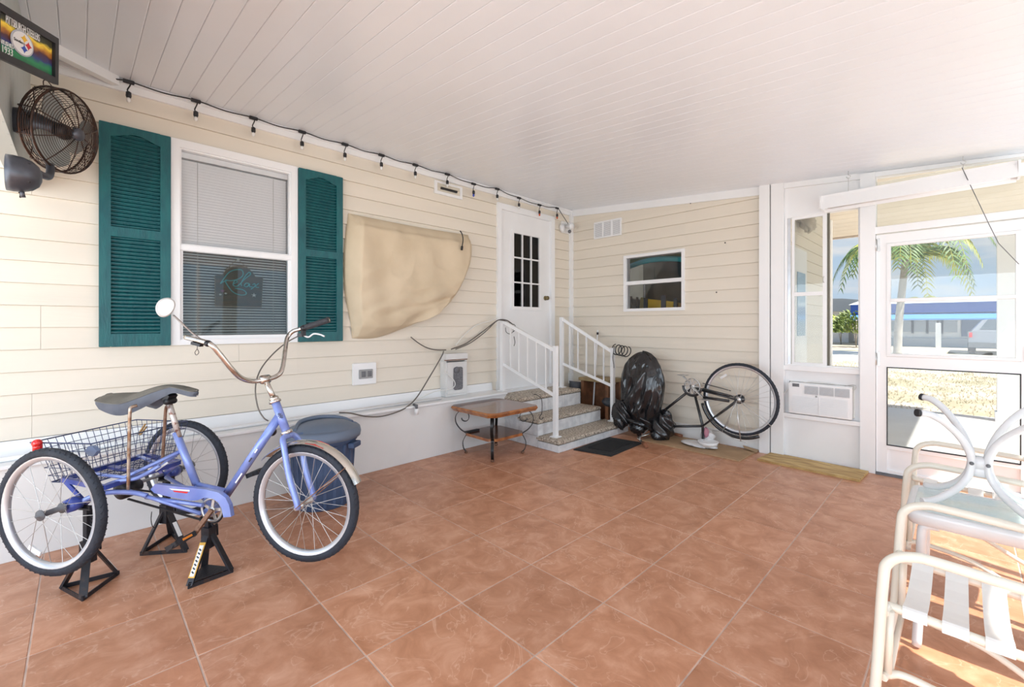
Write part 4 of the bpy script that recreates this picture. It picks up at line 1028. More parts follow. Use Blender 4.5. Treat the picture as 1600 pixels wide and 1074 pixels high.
# ================================================================ FLOOR THINGS
mt = thing('door_mat', 'black rubber mat with recessed centre in front of the steps', 'mat', (3.88, 2.62, 0))
mA, mB_, mC, mD = Vector((3.53, 2.80, 0)), Vector((3.61, 2.40, 0)), Vector((4.26, 2.43, 0)), Vector((4.21, 2.82, 0))
q = [mA, mB_, mC, mD]; ce = (mA+mB_+mC+mD)/4
obj('rubber_base', MB().prism([p+Vector((0, 0, 0.0005)) for p in q], (0, 0, 0.008)), MATM, mt)
ins = lambda k, z: [ce+(p-ce)*k+Vector((0, 0, z)) for p in q]
obj('raised_border', MB().add(ins(0.97, 0.009)+ins(0.66, 0.009)+ins(0.95, 0.013)+ins(0.68, 0.013), [(8+i, 8+(i+1) % 4, 12+(i+1) % 4, 12+i) for i in range(4)]+[(i, (i+1) % 4, 8+(i+1) % 4, 8+i) for i in range(4)]+[(4+(i+1) % 4, 4+i, 12+i, 12+(i+1) % 4) for i in range(4)]), MATM, mt)
obj('centre_pad', MB().prism(ins(0.60, 0.0085), (0, 0, 0.004)), mat('mat_pad', (0.014, 0.014, 0.016), 0.9, bump=1, bscale=200), mt)
cb = thing('cardboard_sheet', 'flat brown cardboard sheet on the tiles under the upturned bike', 'cardboard', (4.55, 2.0, 0))
obj('sheet', MB().prism([(4.34, 2.50, 0.001), (4.315, 1.47, 0.001), (4.75, 1.46, 0.001), (4.79, 2.42, 0.001)], (0, 0, 0.010)), CARD, cb)
obj('corner_flap', MB().prism([(4.70, 1.44, 0.012), (4.80, 1.45, 0.012), (4.80, 1.60, 0.03), (4.72, 1.56, 0.03)], (0, 0, 0.006)), CARD, cb)
obj('printed_mark', text_mb('(BOX)', 0.05, (4.42, 1.62, 0.0125), (0, -1, 0), (1, 0, 0), 0.0003), mat('mark_red', (0.35, 0.08, 0.05), 0.7), cb) if False else None
t = obj('plywood_board', MB().prism([(4.47, 1.365, 0.001), (4.44, 0.592, 0.001), (4.765, 0.574, 0.001), (4.80, 1.335, 0.001)], (0, 0, 0.019)), PLY); tag(t, 'yellowish plywood board on the floor under the air conditioner', 'board')
bw = az(1100, 697, 0.03)
bwl = thing('plastic_bag', 'clear plastic bag with a white bowl in it on the cardboard', 'bag', (bw.x, bw.y, 0.012))
b_ = crumple((bw.x+0.02, bw.y+0.06, 0.035), 0.10, 0.19, 0.022, 11, amp=0.15)
obj('bag_film', b_, BAGC, bwl)
obj('bowl', MB().lathe([(0.001, 0), (0.05, 0.0), (0.085, 0.025), (0.10, 0.055), (0.094, 0.055), (0.05, 0.01)], (bw.x-0.02, bw.y-0.05, 0.035), (0, 0, 1), 24), WHITE, bwl)
pu = crumple((bw.x+0.09, bw.y+0.0, 0.115), 0.035, 0.075, 0.06, 23, amp=0.25)
obj('bag_gather', pu, BAGC, bwl)
obj('pink_wrapper', crumple((bw.x+0.05, bw.y-0.0, 0.16), 0.02, 0.03, 0.05, 5), mat('pink_film', (0.50, 0.22, 0.28), 0.4), bwl)

# ================================================================ WALL SIGN, far left
k = 0.55
TR = CAM+ray(90, 60)*(3.006*k); wv = Vector((0.41, 0.89, 0.21)).normalized(); uv_ = Vector((0.01, -0.24, 0.97)); uv_ = (uv_-wv*uv_.dot(wv)).normalized()
nv_ = wv.cross(uv_).normalized()   # points to viewer? fix below
if nv_.dot(CAM-TR) < 0: nv_ = -nv_
SW, SH = 0.315, 0.3*k
TL_ = TR-wv*SW
sgn_ = thing('framed_team_sign', 'black framed football team sign with round emblem hung high above the fan', 'sign', TL_-uv_*SH+wv*SW/2)
def SP(f, g_, o_=0.0): return TL_+wv*(SW*f)-uv_*(SH*g_)+nv_*o_
bd = 0.075
fr = MB()
for a_, b_, c_, d_ in ((0, 1, 0, 0.14), (0, 1, 0.86, 1), (0, 0.065, 0.14, 0.86), (0.935, 1, 0.14, 0.86)):
    fr.prism([SP(a_, c_, -0.012), SP(a_, d_, -0.012), SP(b_, d_, -0.012), SP(b_, c_, -0.012)], nv_*0.016)
obj('frame', fr, BLACKP, sgn_)
def poster():
    m = bpy.data.materials.new('sign_print'); m.use_nodes = True
    n_, l_ = m.node_tree.nodes, m.node_tree.links; b = n_['Principled BSDF']
    tcn = n_.new('ShaderNodeTexCoord'); sp_ = n_.new('ShaderNodeSeparateXYZ'); l_.new(tcn.outputs['UV'], sp_.inputs[0])
    r = n_.new('ShaderNodeValToRGB'); el = r.color_ramp.elements
    el[0].position = 0.0; el[0].color = (0.01, 0.09, 0.04, 1); el[1].position = 1; el[1].color = (0.01, 0.01, 0.012, 1)
    for p_, c_ in ((0.18, (0.02, 0.22, 0.08, 1)), (0.32, (0.02, 0.04, 0.16, 1)), (0.48, (0.07, 0.015, 0.02, 1)), (0.62, (0.42, 0.16, 0.02, 1)), (0.74, (0.85, 0.60, 0.05, 1)), (0.84, (0.05, 0.05, 0.02, 1))):
        k_ = el.new(p_); k_.color = c_
    no_ = n_.new('ShaderNodeTexNoise'); no_.inputs['Scale'].default_value = 5; no_.inputs['Detail'].default_value = 4; l_.new(tcn.outputs['UV'], no_.inputs['Vector'])
    ma = n_.new('ShaderNodeMath'); ma.operation = 'MULTIPLY_ADD'; ma.inputs[1].default_value = 0.35; ma.inputs[2].default_value = -0.17
    l_.new(no_.outputs['Fac'], ma.inputs[0]); ad2 = n_.new('ShaderNodeMath'); l_.new(ma.outputs[0], ad2.inputs[0]); l_.new(sp_.outputs['Y'], ad2.inputs[1])
    l_.new(ad2.outputs[0], r.inputs[0]); l_.new(r.outputs[0], b.inputs['Base Color'])
    l_.new(r.outputs[0], b.inputs['Emission Color']); b.inputs['Emission Strength'].default_value = 0.15
    return m
pm = MB().add([SP(0.06, 0.87, -0.006), SP(0.94, 0.87, -0.006), SP(0.94, 0.13, -0.006), SP(0.06, 0.13, -0.006)], [(0, 1, 2, 3)])
po = obj('print', pm, poster(), sgn_)
uvl = po.data.uv_layers.new(name='uv')
for i_, c_ in enumerate(((0, 0), (1, 0), (1, 1), (0, 1))): uvl.data[i_].uv = c_
obj('title_lettering', text_mb('PITTSBURGH STEELERS', SH*0.215, SP(0.445, 0.215, -0.004), wv, uv_, 0.0006, sx=0.46), LABELW, sgn_)
obj('date_lettering', text_mb('1933', SH*0.19, SP(0.20, 0.79, -0.004), wv, uv_, 0.0006, sx=0.85), LABELW, sgn_)
obj('small_lettering', text_mb('ESTABLISHED', SH*0.11, SP(0.16, 0.665, -0.004), wv, uv_, 0.0006, sx=0.8), LABELW, sgn_)
ec = SP(0.42, 0.50, -0.004); er = SH*0.225; EXr = 1.42
def disc(r_, o_, m_, nm): obj(nm, MB().prism([ec+wv*(r_*EXr*cos(2*pi*i_/40))+uv_*(r_*sin(2*pi*i_/40))+nv_*(o_-0.0008) for i_ in range(40)], nv_*0.0008), m_, sgn_)
disc(er*1.06, 0.001, mat('emblem_grey', (0.45, 0.47, 0.52), 0.4), 'emblem_ring'); disc(er*0.93, 0.002, LABELW, 'emblem_disc')
def astroid(cxy, r_, m_):
    P_ = []
    for i_ in range(24):
        a_ = 2*pi*i_/24; P_.append(ec+nv_*0.0025+wv*EXr*(cxy[0]*er+r_*er*cos(a_)**3)+uv_*(cxy[1]*er+r_*er*sin(a_)**3))
    obj('emblem_star', MB().prism(P_, nv_*0.0006), m_, sgn_)
astroid((0.12, 0.45), 0.36, mat('emblem_yellow', (0.85, 0.50, 0.03), 0.4)); astroid((0.50, 0.0), 0.36, mat('emblem_red', (0.60, 0.02, 0.03), 0.4)); astroid((0.12, -0.42), 0.36, mat('emblem_blue', (0.02, 0.08, 0.45), 0.4))
obj('emblem_lettering', text_mb('Steelers', er*0.36, ec+nv_*0.003-wv*er*0.50+uv_*er*0.02, wv, uv_, 0.0003, sx=1.2), BLACKP, sgn_)
obj('bracket', MB().bar(SP(0.15, 0.2, -0.01), Vector((-0.206, SP(0.15, 0.2).y+0.01, SP(0.15, 0.2).z)), 0.02, 0.04), BLACKP, sgn_)

# ================================================================ FAN
fn_ = thing('wall_fan', 'bronze caged wall fan on a curved arm beside the left shutter', 'fan', (-0.205, 2.66, 2.0))
FC = CAM+ray(99, 206)*2.0; FA = Vector((0.82, -0.55, -0.15)).normalized(); R = 0.180
UP = (Vector((0, 0, 1))-FA*FA.z).normalized(); SD = FA.cross(UP)
def FPt(r_, a_, z_): return FC+FA*z_+UP*(r_*cos(a_))+SD*(r_*sin(a_))
def ring(r_, z_, t_, mb_): mb_.tube([FPt(r_, 2*pi*i/40, z_) for i in range(40)], t_, 5, closed=True)
fpz = lambda r_: 0.014+0.044*(1-(r_/R)**2)
m_ = MB(); ring(R, 0.014, 0.0045, m_); ring(R, -0.030, 0.0045, m_)
obj('cage_rim', m_, BRONZE, fn_)
m_ = MB(); r_ = 0.036
while r_ < R-0.003: ring(r_, fpz(r_), 0.0012, m_); r_ += 0.0082
o = obj('front_cage_wires', m_, BRONZE, fn_); o['kind'] = 'stuff'
m_ = MB(); r_ = 0.07
while r_ < R-0.003: ring(r_, -0.04-0.04*(1-(r_/R)**2), 0.0012, m_); r_ += 0.0135
for z_ in (-0.022, -0.013, -0.004, 0.005): ring(R+0.002, z_, 0.0013, m_)
o = obj('rear_cage_wires', m_, BRONZE, fn_); o['kind'] = 'stuff'
for i in range(10):
    a_ = 2*pi*i/10+0.15
    obj('front_spoke', MB().tube([FPt(R*q_, a_, fpz(R*q_)+0.002) for q_ in (0.12, 0.35, 0.6, 0.8, 0.93, 1.0)]+[FPt(R+0.004, a_, -0.035)], 0.0022, 5), BRONZE, fn_)
    obj('rear_spoke', MB().tube([FPt(R*q_, a_, -0.04-0.04*(1-q_**2)) for q_ in (0.3, 0.6, 1.0)], 0.002, 5), BRONZE, fn_)
obj('front_badge', MB().lathe([(0.001, 0.012), (0.022, 0.010), (0.029, 0.0), (0.029, -0.012)], FC+FA*0.060, FA, 24), FANBODY, fn_)
for i in range(3):
    a0 = 2*pi*i/3+0.5
    def bf(u, v, a0=a0):
        rr_ = 0.04+(R-0.058)*u; wd = (0.40+0.42*sin(pi*min(1, u*0.85+0.1)))*(1.0 if u < 0.85 else 1-2.5*(u-0.85))
        a_ = a0+(v-0.5)*wd*1.9+0.25*u
        return FPt(rr_, a_, -0.004+(v-0.5)*0.05*(1-0.3*u))
    b_ = MB().grid(bf, 10, 8); b2_ = MB().add([p-FA*0.003 for p in b_.v], [q_[::-1] for q_ in b_.f], True); b_.add(b2_.v, b2_.f, True)
    obj('blade', b_, BLADE, fn_)
obj('blade_hub', MB().lathe([(0.001, 0.02), (0.03, 0.018), (0.036, 0.0), (0.036, -0.02)], FC, FA, 20), BLACKP, fn_)
obj('motor_housing', MB().lathe([(0.001, -0.175), (0.028, -0.168), (0.047, -0.148), (0.056, -0.11), (0.056, -0.06), (0.045, -0.03), (0.034, 0.01)], FC-FA*0.03, Vector((0.97, -0.18, -0.12)), 28), FANBODY, fn_)
obj('cage_loop', MB().tube(cm([FPt(R, 0.55, -0.03), FPt(R+0.02, 0.48, -0.035), FPt(R+0.02, 0.38, -0.035), FPt(R, 0.30, -0.03)], 5), 0.002, 5), BRONZE, fn_)
DM = Vector((-0.205, 2.66, 1.27+(508-270)/690*1.74))
obj('wall_canopy', MB().lathe([(0.070, 0.0), (0.071, 0.02), (0.068, 0.045), (0.058, 0.070), (0.040, 0.088), (0.018, 0.096), (0.001, 0.097)], DM, (1, 0, 0), 28), FANBODY, fn_)
ar = cm([DM+Vector((0.075, 0.03, 0.03)), DM+Vector((0.11, 0.09, 0.03)), FC-FA*0.09+Vector((0.03, -0.03, -0.16)), FC-FA*0.10-Vector((0, 0, 0.10)), FC-FA*0.10-Vector((0, 0, 0.05))], 8)
obj('arm', MB().tube(ar, 0.014, 12), FANBODY, fn_)
for dz, dy in ((0.035, 0.01), (-0.035, 0.01)): obj('canopy_screw', MB().ball(DM+Vector((0.062, dy-0.055, dz)), 0.006, 8), BLACKP, fn_)
obj('knob', MB().tube([DM+Vector((0.04, 0.0, -0.06)), DM+Vector((0.045, 0.0, -0.09))], 0.007, 8), FANBODY, fn_)
pts = [DM+Vector((0.03, 0.075+0.028*(1-cos(a_)), -0.045+0.026*sin(a_))) for a_ in [i*2*pi/14-0.6 for i in range(12)]]
obj('cable_loop', MB().tube(pts, 0.0035, 6), CABLEB, fn_)
# ================================================================ WHEELS
def wheel(parent, c, axis, R_, rt, ns=28, rimw=0.014, rimd=0.03, hubr=0.018, hubw=0.05, label=None, refl=None, rimm=None, hubm=None):
    c = Vector(c); a = Vector(axis).normalized()
    rr = R_-rt*1.75
    prof = [(rr, -rimw), (rr+0.006, -rimw*1.15), (rr+0.006, rimw*1.15), (rr, rimw), (rr-rimd*0.5, rimw*0.8), (rr-rimd*0.6, 0), (rr-rimd*0.5, -rimw*0.8)]
    w_ = obj('wheel', MB().lathe(prof, c, a, 56, closed=True), rimm or ALLOY, parent, label)
    tp = []
    for i in range(12):
        t_ = 2*pi*i/12; tp.append((R_-rt+rt*cos(t_), rt*0.92*sin(t_)))
    tb = MB().lathe(tp, c, a, 64, closed=True)
    obj('tyre', tb, RUBBER, w_)
    u = Vector((0, 0, 1)); u = (u-a*u.dot(a)).normalized(); v_ = a.cross(u)
    obj('hub', MB().lathe([(0.006, -hubw-0.012), (0.007, -hubw), (hubr*1.35, -hubw+0.002), (hubr*1.35, -hubw+0.006), (hubr*0.7, -hubw+0.012), (hubr*0.7, hubw-0.012), (hubr*1.35, hubw-0.006), (hubr*1.35, hubw-0.002), (0.007, hubw), (0.006, hubw+0.012)], c, a, 18), hubm or SILVER, w_)
    for i in range(ns):
        t_ = 2*pi*i/ns; s_ = 1 if i % 2 else -1; off = 0.55*(1 if (i//2) % 2 else -1)
        p = c+a*(s_*(hubw-0.006))+(u*cos(t_+off)+v_*sin(t_+off))*hubr*1.2
        q = c+(u*cos(t_)+v_*sin(t_))*(rr-rimd*0.4)
        obj('spoke', MB().tube([p, q], 0.0013, 4, caps=False), SILVER, w_)
    if refl is not None:
        t_ = refl; q = c+(u*cos(t_)+v_*sin(t_))*(rr*0.80); rd = (u*cos(t_)+v_*sin(t_)); tg = a.cross(rd)
        obj('spoke_reflector', MB().bar(q-tg*0.035, q+tg*0.035, 0.008, 0.022, rd), LABELW, w_)
    # tread ribs
    tr_ = MB(); n = 64
    for i in range(n):
        t_ = 2*pi*i/n
        for s_ in (-1, 1):
            d0 = (u*cos(t_)+v_*sin(t_)); d1 = (u*cos(t_+0.05)+v_*sin(t_+0.05))
            tr_.bar(c+d0*(R_-rt+rt*0.985)+a*s_*0.001, c+d1*(R_-rt+rt*0.66)+a*s_*rt*0.70, 0.0045, 0.003, d0)
    obj('tread', tr_, RUBBER, w_)['kind'] = 'stuff'
    return w_

# ================================================================ TRICYCLE
O3 = Vector((0.18, 3.126, 0)); F3 = Vector((0.6, -0.8, 0)); L3 = Vector((0.8, 0.6, 0))
def TP(u, v, lat=0.0):
    d = ray(u, v); t_ = ((O3-CAM).dot(L3)+lat)/d.dot(L3); return CAM+d*t_
def TL(f_, l_, z_): return O3+F3*f_+L3*l_+Vector((0, 0, z_))
tri = thing('tricycle', 'lilac-blue adult tricycle with wire basket raised on jack stands', 'tricycle', (0.18, 3.126, 0))
WR = 0.288
cn = ad(80, 800, 2.12*0.94); cf = ad(290, 730, 2.85*0.94); cfr = ad(477, 786, 2.31*0.94)
# keep the near wheel and the far wheel on one axle line
wheel(tri, cn, L3, WR, 0.022, 24, hubw=0.045, refl=pi+0.45, rimm=ALLOY, hubm=DGREY)
wheel(tri, cf, L3, WR*0.985, 0.022, 24, hubw=0.045, hubm=DGREY)
wheel(tri, cfr, (L3+F3*0.05), WR*1.0, 0.022, 28, hubw=0.04, hubr=0.013)
axz = (cn.z+cf.z)/2
obj('axle', MB().tube([cn, cf], 0.009, 10), SILVER, tri)
for p in (cn+L3*0.085, cf-L3*0.085): obj('bearing', MB().lathe([(0.012, -0.03), (0.032, -0.025), (0.034, 0.0), (0.032, 0.025), (0.012, 0.03)], p, L3, 16), FRAMED, tri)
# main frame
hb, ht = TP(448, 676), TP(430, 628)
bb = TP(333, 797)
fr = MB()
fr.tube([hb-(ht-hb)*0.02, ht], 0.020, 14)
fr.tube([TP(437, 650), TP(352, 776)], 0.021, 14)
fr.tube([TP(275, 676), TP(307, 757)], 0.018, 14)
fr.tube([TP(307, 757), TP(352, 768)], 0.014, 12)
fr.tube([bb-L3*0.035, bb+L3*0.035], 0.024, 14)
fr.tube([TP(307, 757), bb], 0.015, 12)
obj('main_frame', fr, FRAMEB, tri)
rf = MB()
za = axz
sq = [TL(0.10, -0.20, za+0.07), TL(0.10, 0.20, za+0.07), TL(-0.13, 0.20, za+0.10), TL(-0.13, -0.20, za+0.10)]
for p, q in zip(sq, sq[1:]+sq[:1]): rf.bar(p, q, 0.022, 0.022)
for l_ in (-0.2, 0.2):
    rf.bar(TL(0.10, l_, za+0.07), TL(0.0, l_, za-0.01), 0.02, 0.008, L3); rf.bar(TL(-0.13, l_, za+0.10), TL(0.0, l_, za-0.01), 0.02, 0.008, L3)
rf.bar(TL(-0.13, 0, za+0.10), TL(0.10, 0, za+0.07), 0.03, 0.014)
obj('rear_frame', rf, FRAMED, tri)
st_ = MB()
pst = TP(281, 706)
for l_ in (-0.10, 0.10):
    st_.tube([pst, TL(0.10, l_, za+0.085), TL(-0.10, l_*1.4, za+0.115)], 0.010, 8)
    st_.tube([bb+L3*l_*0.5+F3*-0.02, TL(0.12, l_, za+0.02)], 0.010, 8)
obj('rear_stays', st_, FRAMEB, tri)
obj('stay_decal', MB().bar(TP(262, 723, -0.02), TP(243, 736, -0.035), 0.003, 0.010), LABELW, tri)
# lower side stays seen in front of the wheel
obj('side_stay', MB().tube(cm([TP(158, 762, -0.15), TP(185, 752, -0.13), TP(215, 747, -0.10), TP(250, 728, -0.05)], 6), 0.010, 8).tube(cm([TP(125, 785, -0.24), TP(160, 771, -0.2), TP(205, 770, -0.12), TP(230, 775, -0.09)], 6), 0.012, 8), FRAMEB, tri)
obj('chain_stay', MB().tube([TP(228, 777, -0.07), TP(317, 790, -0.07)], 0.010, 10), FRAMEB, tri)
obj('gear_hub', MB().lathe([(0.02, -0.05), (0.045, -0.045), (0.047, 0.0), (0.03, 0.05)], TL(0.03, -0.02, za), L3, 20), BLACKM, tri)
# chain guard
lt = -0.075
gp = [(235, 765), (242, 757), (270, 760), (299, 763), (320, 765), (341, 770), (352, 778), (358, 790), (361, 808), (349, 809), (346, 795), (341, 786), (333, 780), (320, 778), (309, 782), (299, 783), (270, 778), (241, 771)]
obj('chain_guard', MB().prism([TP(u, v, lt) for u, v in gp], L3*0.022), FRAMEB, tri)
obj('guard_decal', MB().prism([TP(u, v, lt-0.0015) for u, v in ((264, 763.5), (296, 766), (296, 768.5), (268, 766))], L3*0.001), LABELW, tri)
obj('guard_decal', MB().prism([TP(u, v, lt-0.0015) for u, v in ((270, 767), (294, 769), (292, 771.5), (272, 769))], L3*0.001), RED, tri)
cr_ = TP(331, 797, -0.055); CRR = 0.062
m_ = MB().lathe([(CRR, -0.002), (CRR, 0.002), (CRR-0.012, 0.002), (CRR-0.012, -0.002)], cr_, L3, 36, closed=True)
for i in range(5):
    a_ = 2*pi*i/5+0.2; d = Vector((0, 0, 1))*cos(a_)+F3*sin(a_); m_.bar(cr_+d*0.012, cr_+d*(CRR-0.005), 0.014, 0.004, L3)
m_.lathe([(0.018, -0.004), (0.018, 0.004)], cr_, L3, 16)
obj('chainring', m_, SILVER, tri)
obj('chain', MB().bar(TP(200, 780, -0.055), TP(316, 813, -0.055), 0.006, 0.010, L3).bar(TP(208, 765, -0.055), TP(318, 779, -0.055), 0.006, 0.010, L3).tube([cr_+(Vector((0, 0, 1))*cos(a_)+F3*sin(a_))*(CRR+0.003) for a_ in [radians(k) for k in range(0, 190, 12)]], 0.005, 6), BLACKM, tri)
pe = TP(301, 838, -0.115)
m_ = MB().bar(TP(331, 797, -0.07), pe, 0.020, 0.016, L3)
obj('crank_arm', m_, RUSTY, tri)
fp = TP(393, 745, 0.115)
obj('crank_arm', MB().bar(TP(333, 800, 0.06), TP(372, 752, 0.10), 0.016, 0.014, L3), RUSTY, tri)
def pedal(c, tilt, nm='pedal'):
    c = Vector(c); f_ = (F3*cos(tilt)+Vector((0, 0, 1))*sin(tilt)); n_ = f_.cross(L3)
    m_ = MB()
    for s_ in (-1, 1): m_.bar(c-L3*0.048+f_*0.032*s_, c+L3*0.048+f_*0.032*s_, 0.014, 0.024, n_)
    for s_ in (-1, 0, 1): m_.bar(c-f_*0.038+L3*0.042*s_, c+f_*0.038+L3*0.042*s_, 0.012, 0.022, n_)
    m_.tube([c-L3*0.055, c+L3*0.065], 0.009, 8)
    p = obj(nm, m_, BLACKP, tri)
    obj('pedal_reflector', MB().bar(c-L3*0.024-f_*0.0405, c+L3*0.024-f_*0.0405, 0.004, 0.010, n_).bar(c-L3*0.024+f_*0.0405, c+L3*0.024+f_*0.0405, 0.004, 0.010, n_), ORANGE, p)
pedal(TP(283, 846, -0.17), 0.55); pedal(TP(404, 737, 0.16), 0.35)
# fork, headset, stem
hd_ = (ht-hb).normalized()
obj('headset', MB().lathe([(0.022, -0.006), (0.028, -0.004), (0.028, 0.006), (0.020, 0.012), (0.022, 0.014), (0.022, 0.022), (0.016, 0.028)], ht, hd_, 20), CHROME, tri)
obj('lower_headset', MB().lathe([(0.026, -0.008), (0.027, 0.006), (0.021, 0.010)], hb, hd_, 20), CHROME, tri)
crn = hb-hd_*0.018
fk = MB()
cfz = Vector((cfr.x, cfr.y, cfr.z))
for s_ in (-1, 1):
    fk.tube(cm([crn, crn+L3*0.040*s_-hd_*0.006, crn+L3*0.060*s_-hd_*0.055+F3*0.004, crn.lerp(cfz, 0.55)+L3*0.062*s_, cfz+L3*0.062*s_+Vector((0, 0, 0.02)), cfz+L3*0.062*s_], 5), [0.017]*11+[0.015]*5+[0.012]*5+[0.010]*5 if False else 0.0145, 10)
obj('fork', fk, FRAMEB, tri)
for s_ in (-1, 1): obj('fork_end', MB().lathe([(0.012, -0.004), (0.014, 0.0), (0.012, 0.01), (0.006, 0.012)], cfz+L3*0.062*s_, L3*s_, 14), SILVER, tri)
# front fender
fd = MB(); FRr = WR+0.022
def fen(u, v):
    a_ = radians(-62+u*(48+62)); d = F3*sin(a_)+Vector((0, 0, 1))*cos(a_); w_ = (v-0.5)*2
    return cfz+d*(FRr-0.012*w_*w_)+L3*(w_*0.030)
A_ = [(-50, 62)]
def fen(u, v):
    a_ = radians(-46+u*114); d = F3*sin(a_)+Vector((0, 0, 1))*cos(a_); w_ = (v-0.5)*2
    return cfz+d*(FRr-0.013*w_*w_)+L3*(w_*0.032)
b_ = MB().grid(fen, 30, 8)
obj('front_mudguard', MB().add(b_.v, b_.f, True).add([cfz+(p-cfz)*0.994 for p in b_.v], [q[::-1] for q in b_.f], True), mat('polished_mudguard', (0.72, 0.69, 0.64), 0.2, 0.85, var=0.15, vscale=6), tri)
def fpt(deg, w_, o_=0.002):
    a_ = radians(deg); d = F3*sin(a_)+Vector((0, 0, 1))*cos(a_); return cfz+d*(FRr-0.013*w_*w_+o_)+L3*(w_*0.032)
obj('red_sticker', MB().add([fpt(3, -0.9), fpt(22, -0.9), fpt(22, 0.75), fpt(3, 0.75)]+[fpt(12.5, -0.9, 0.004), fpt(12.5, 0.75, 0.004)], [(0, 4, 5, 3), (4, 1, 2, 5)]), mat('red_tape', (0.85, 0.01, 0.01), 0.5), tri)
obj('mudguard_stay', MB().bar(cfz-L3*0.072, fpt(50, -1), 0.004, 0.012, L3).bar(cfz+L3*0.072, fpt(50, 1), 0.004, 0.012, L3), RUSTY, tri)
sc_ = TP(414, 593)
obj('stem', MB().tube([ht+hd_*0.01, sc_], 0.013, 14).lathe([(0.014, -0.03), (0.022, -0.022), (0.022, 0.022), (0.014, 0.03)], sc_, L3, 16), CHROME, tri)
hbp = [TP(290, 527, -0.26), TP(326, 537, -0.265), TP(342, 552, -0.24), TP(362, 577, -0.19), TP(377, 591, -0.13), TP(395, 596, -0.06), TP(416, 593, 0.0), TP(432, 588, 0.06), TP(441, 577, 0.10), TP(446, 545, 0.19), TP(449, 528, 0.235), TP(458, 518, 0.255), TP(474, 513, 0.26), TP(514, 500, 0.265)]
obj('handlebar', MB().tube(cm(hbp, 6), 0.0115, 12, caps=True), CHROME, tri)
e_ = (hbp[0]-hbp[1]).normalized()
obj('bar_end_hole', MB().lathe([(0.001, 0.0006), (0.0085, 0.0006)], hbp[0], e_, 16), BLACKP, tri)
gdir = (hbp[-1]-hbp[-2]).normalized()
obj('grip', MB().tube([hbp[-2]+gdir*0.01, hbp[-2]+gdir*0.02, hbp[-1]-gdir*0.012, hbp[-1]], [0.0145, 0.0165, 0.0165, 0.018], 14), mat('grip_black', (0.035, 0.035, 0.042), 0.6, bump=0.5, bscale=160), tri)
lp = TP(474, 524, 0.26)
lv_ = obj('brake_lever', MB().tube(cm([lp, TP(482, 527, 0.27), TP(490, 522, 0.28), TP(500, 523, 0.285), TP(507, 526, 0.285)], 6), 0.005, 8, flat=0.6), mat('lever_pale', (0.75, 0.75, 0.76), 0.35, 0.3), tri)
obj('lever_clamp', MB().lathe([(0.016, -0.012), (0.018, 0.0), (0.016, 0.012)], hbp[-2]+gdir*0.004, gdir, 14).bar(hbp[-2], lp+Vector((0, 0, -0.004)), 0.018, 0.022).bar(lp-F3*0.03, lp, 0.02, 0.02), BLACKP, tri)
obj('brake_cable', MB().tube(cm([lp-F3*0.02, TP(447, 536, 0.24), TP(424, 556, 0.15), TP(406, 580, 0.05), TP(399, 607, -0.02), TP(403, 637, -0.03), TP(412, 653, -0.02), TP(419, 658, 0.0)], 6), 0.0035, 6), CABLE, tri)
obj('bell', MB().ball(TP(425, 675, 0.03), 0.022, 12), BLACKM, tri)
# mirror
mc_ = TP(259, 480, -0.30); 
rod = cm([TP(313, 530, -0.262), TP(300, 520, -0.27), TP(284, 505, -0.29), TP(271, 493, -0.30)], 4)
obj('mirror_rod', MB().tube(rod, 0.0042, 8), mat('rod_grey', (0.28, 0.24, 0.22), 0.5, 0.5), tri)
mdir = (CAM-mc_).normalized(); mu_ = (Vector((0, 0, 1))-mdir*mdir.z).normalized(); mr_ = mdir.cross(mu_)
mp_ = []; kk = mc_.dot(Vector((CT, ST, 0)))/FPX
for i in range(28):
    t_ = 2*pi*i/28; x_ = 18*cos(t_); y_ = 14.5*sin(t_)*(1+0.12*cos(t_)); x_, y_ = x_*cos(0.5)-y_*sin(0.5)*0.9, x_*sin(0.5)+y_*cos(0.5)
    mp_.append(mc_+(-mr_)*(-x_)*kk*0.72*1 + mu_*(-y_)*kk)
cc_ = mc_
m_ = MB(); v = [p for p in mp_]+[cc_+(p-cc_)*0.88+mdir*0.004 for p in mp_]+[cc_+(p-cc_)*0.9-mdir*0.018 for p in mp_]
n = 28
obj('mirror_shell', m_.add(v, [(i, (i+1) % n, n+(i+1) % n, n+i) for i in range(n)]+[((i+1) % n, i, 2*n+i, 2*n+(i+1) % n) for i in range(n)]+[tuple(range(2*n, 3*n))], True), mat('mirror_shell_grey', (0.62, 0.60, 0.58), 0.4), tri)
mg = bpy.data.materials.new('mirror_glass'); mg.use_nodes = True; b = mg.node_tree.nodes['Principled BSDF']; b.inputs['Base Color'].default_value = (0.62, 0.60, 0.58, 1); b.inputs['Metallic'].default_value = 0.3; b.inputs['Roughness'].default_value = 0.4
obj('mirror_glass', MB().add([cc_+(p-cc_)*0.87+mdir*0.003 for p in mp_], [tuple(range(n))[::-1]]), mg, tri)
obj('cable_tie', MB().tube(cm([TP(308, 538, -0.262), TP(308, 545, -0.262), TP(304.5, 551, -0.262), TP(307, 555, -0.262), TP(310.5, 551, -0.262), TP(308, 545, -0.262)], 4), 0.0018, 5), CABLE, tri)
obj('mirror_clamp', MB().bar(TP(301, 536, -0.263), TP(315, 540, -0.263), 0.02, 0.012).lathe([(0.013, -0.01), (0.015, 0), (0.013, 0.01)], TP(325, 537, -0.265), (hbp[1]-hbp[0]), 12), BLACKM, tri)
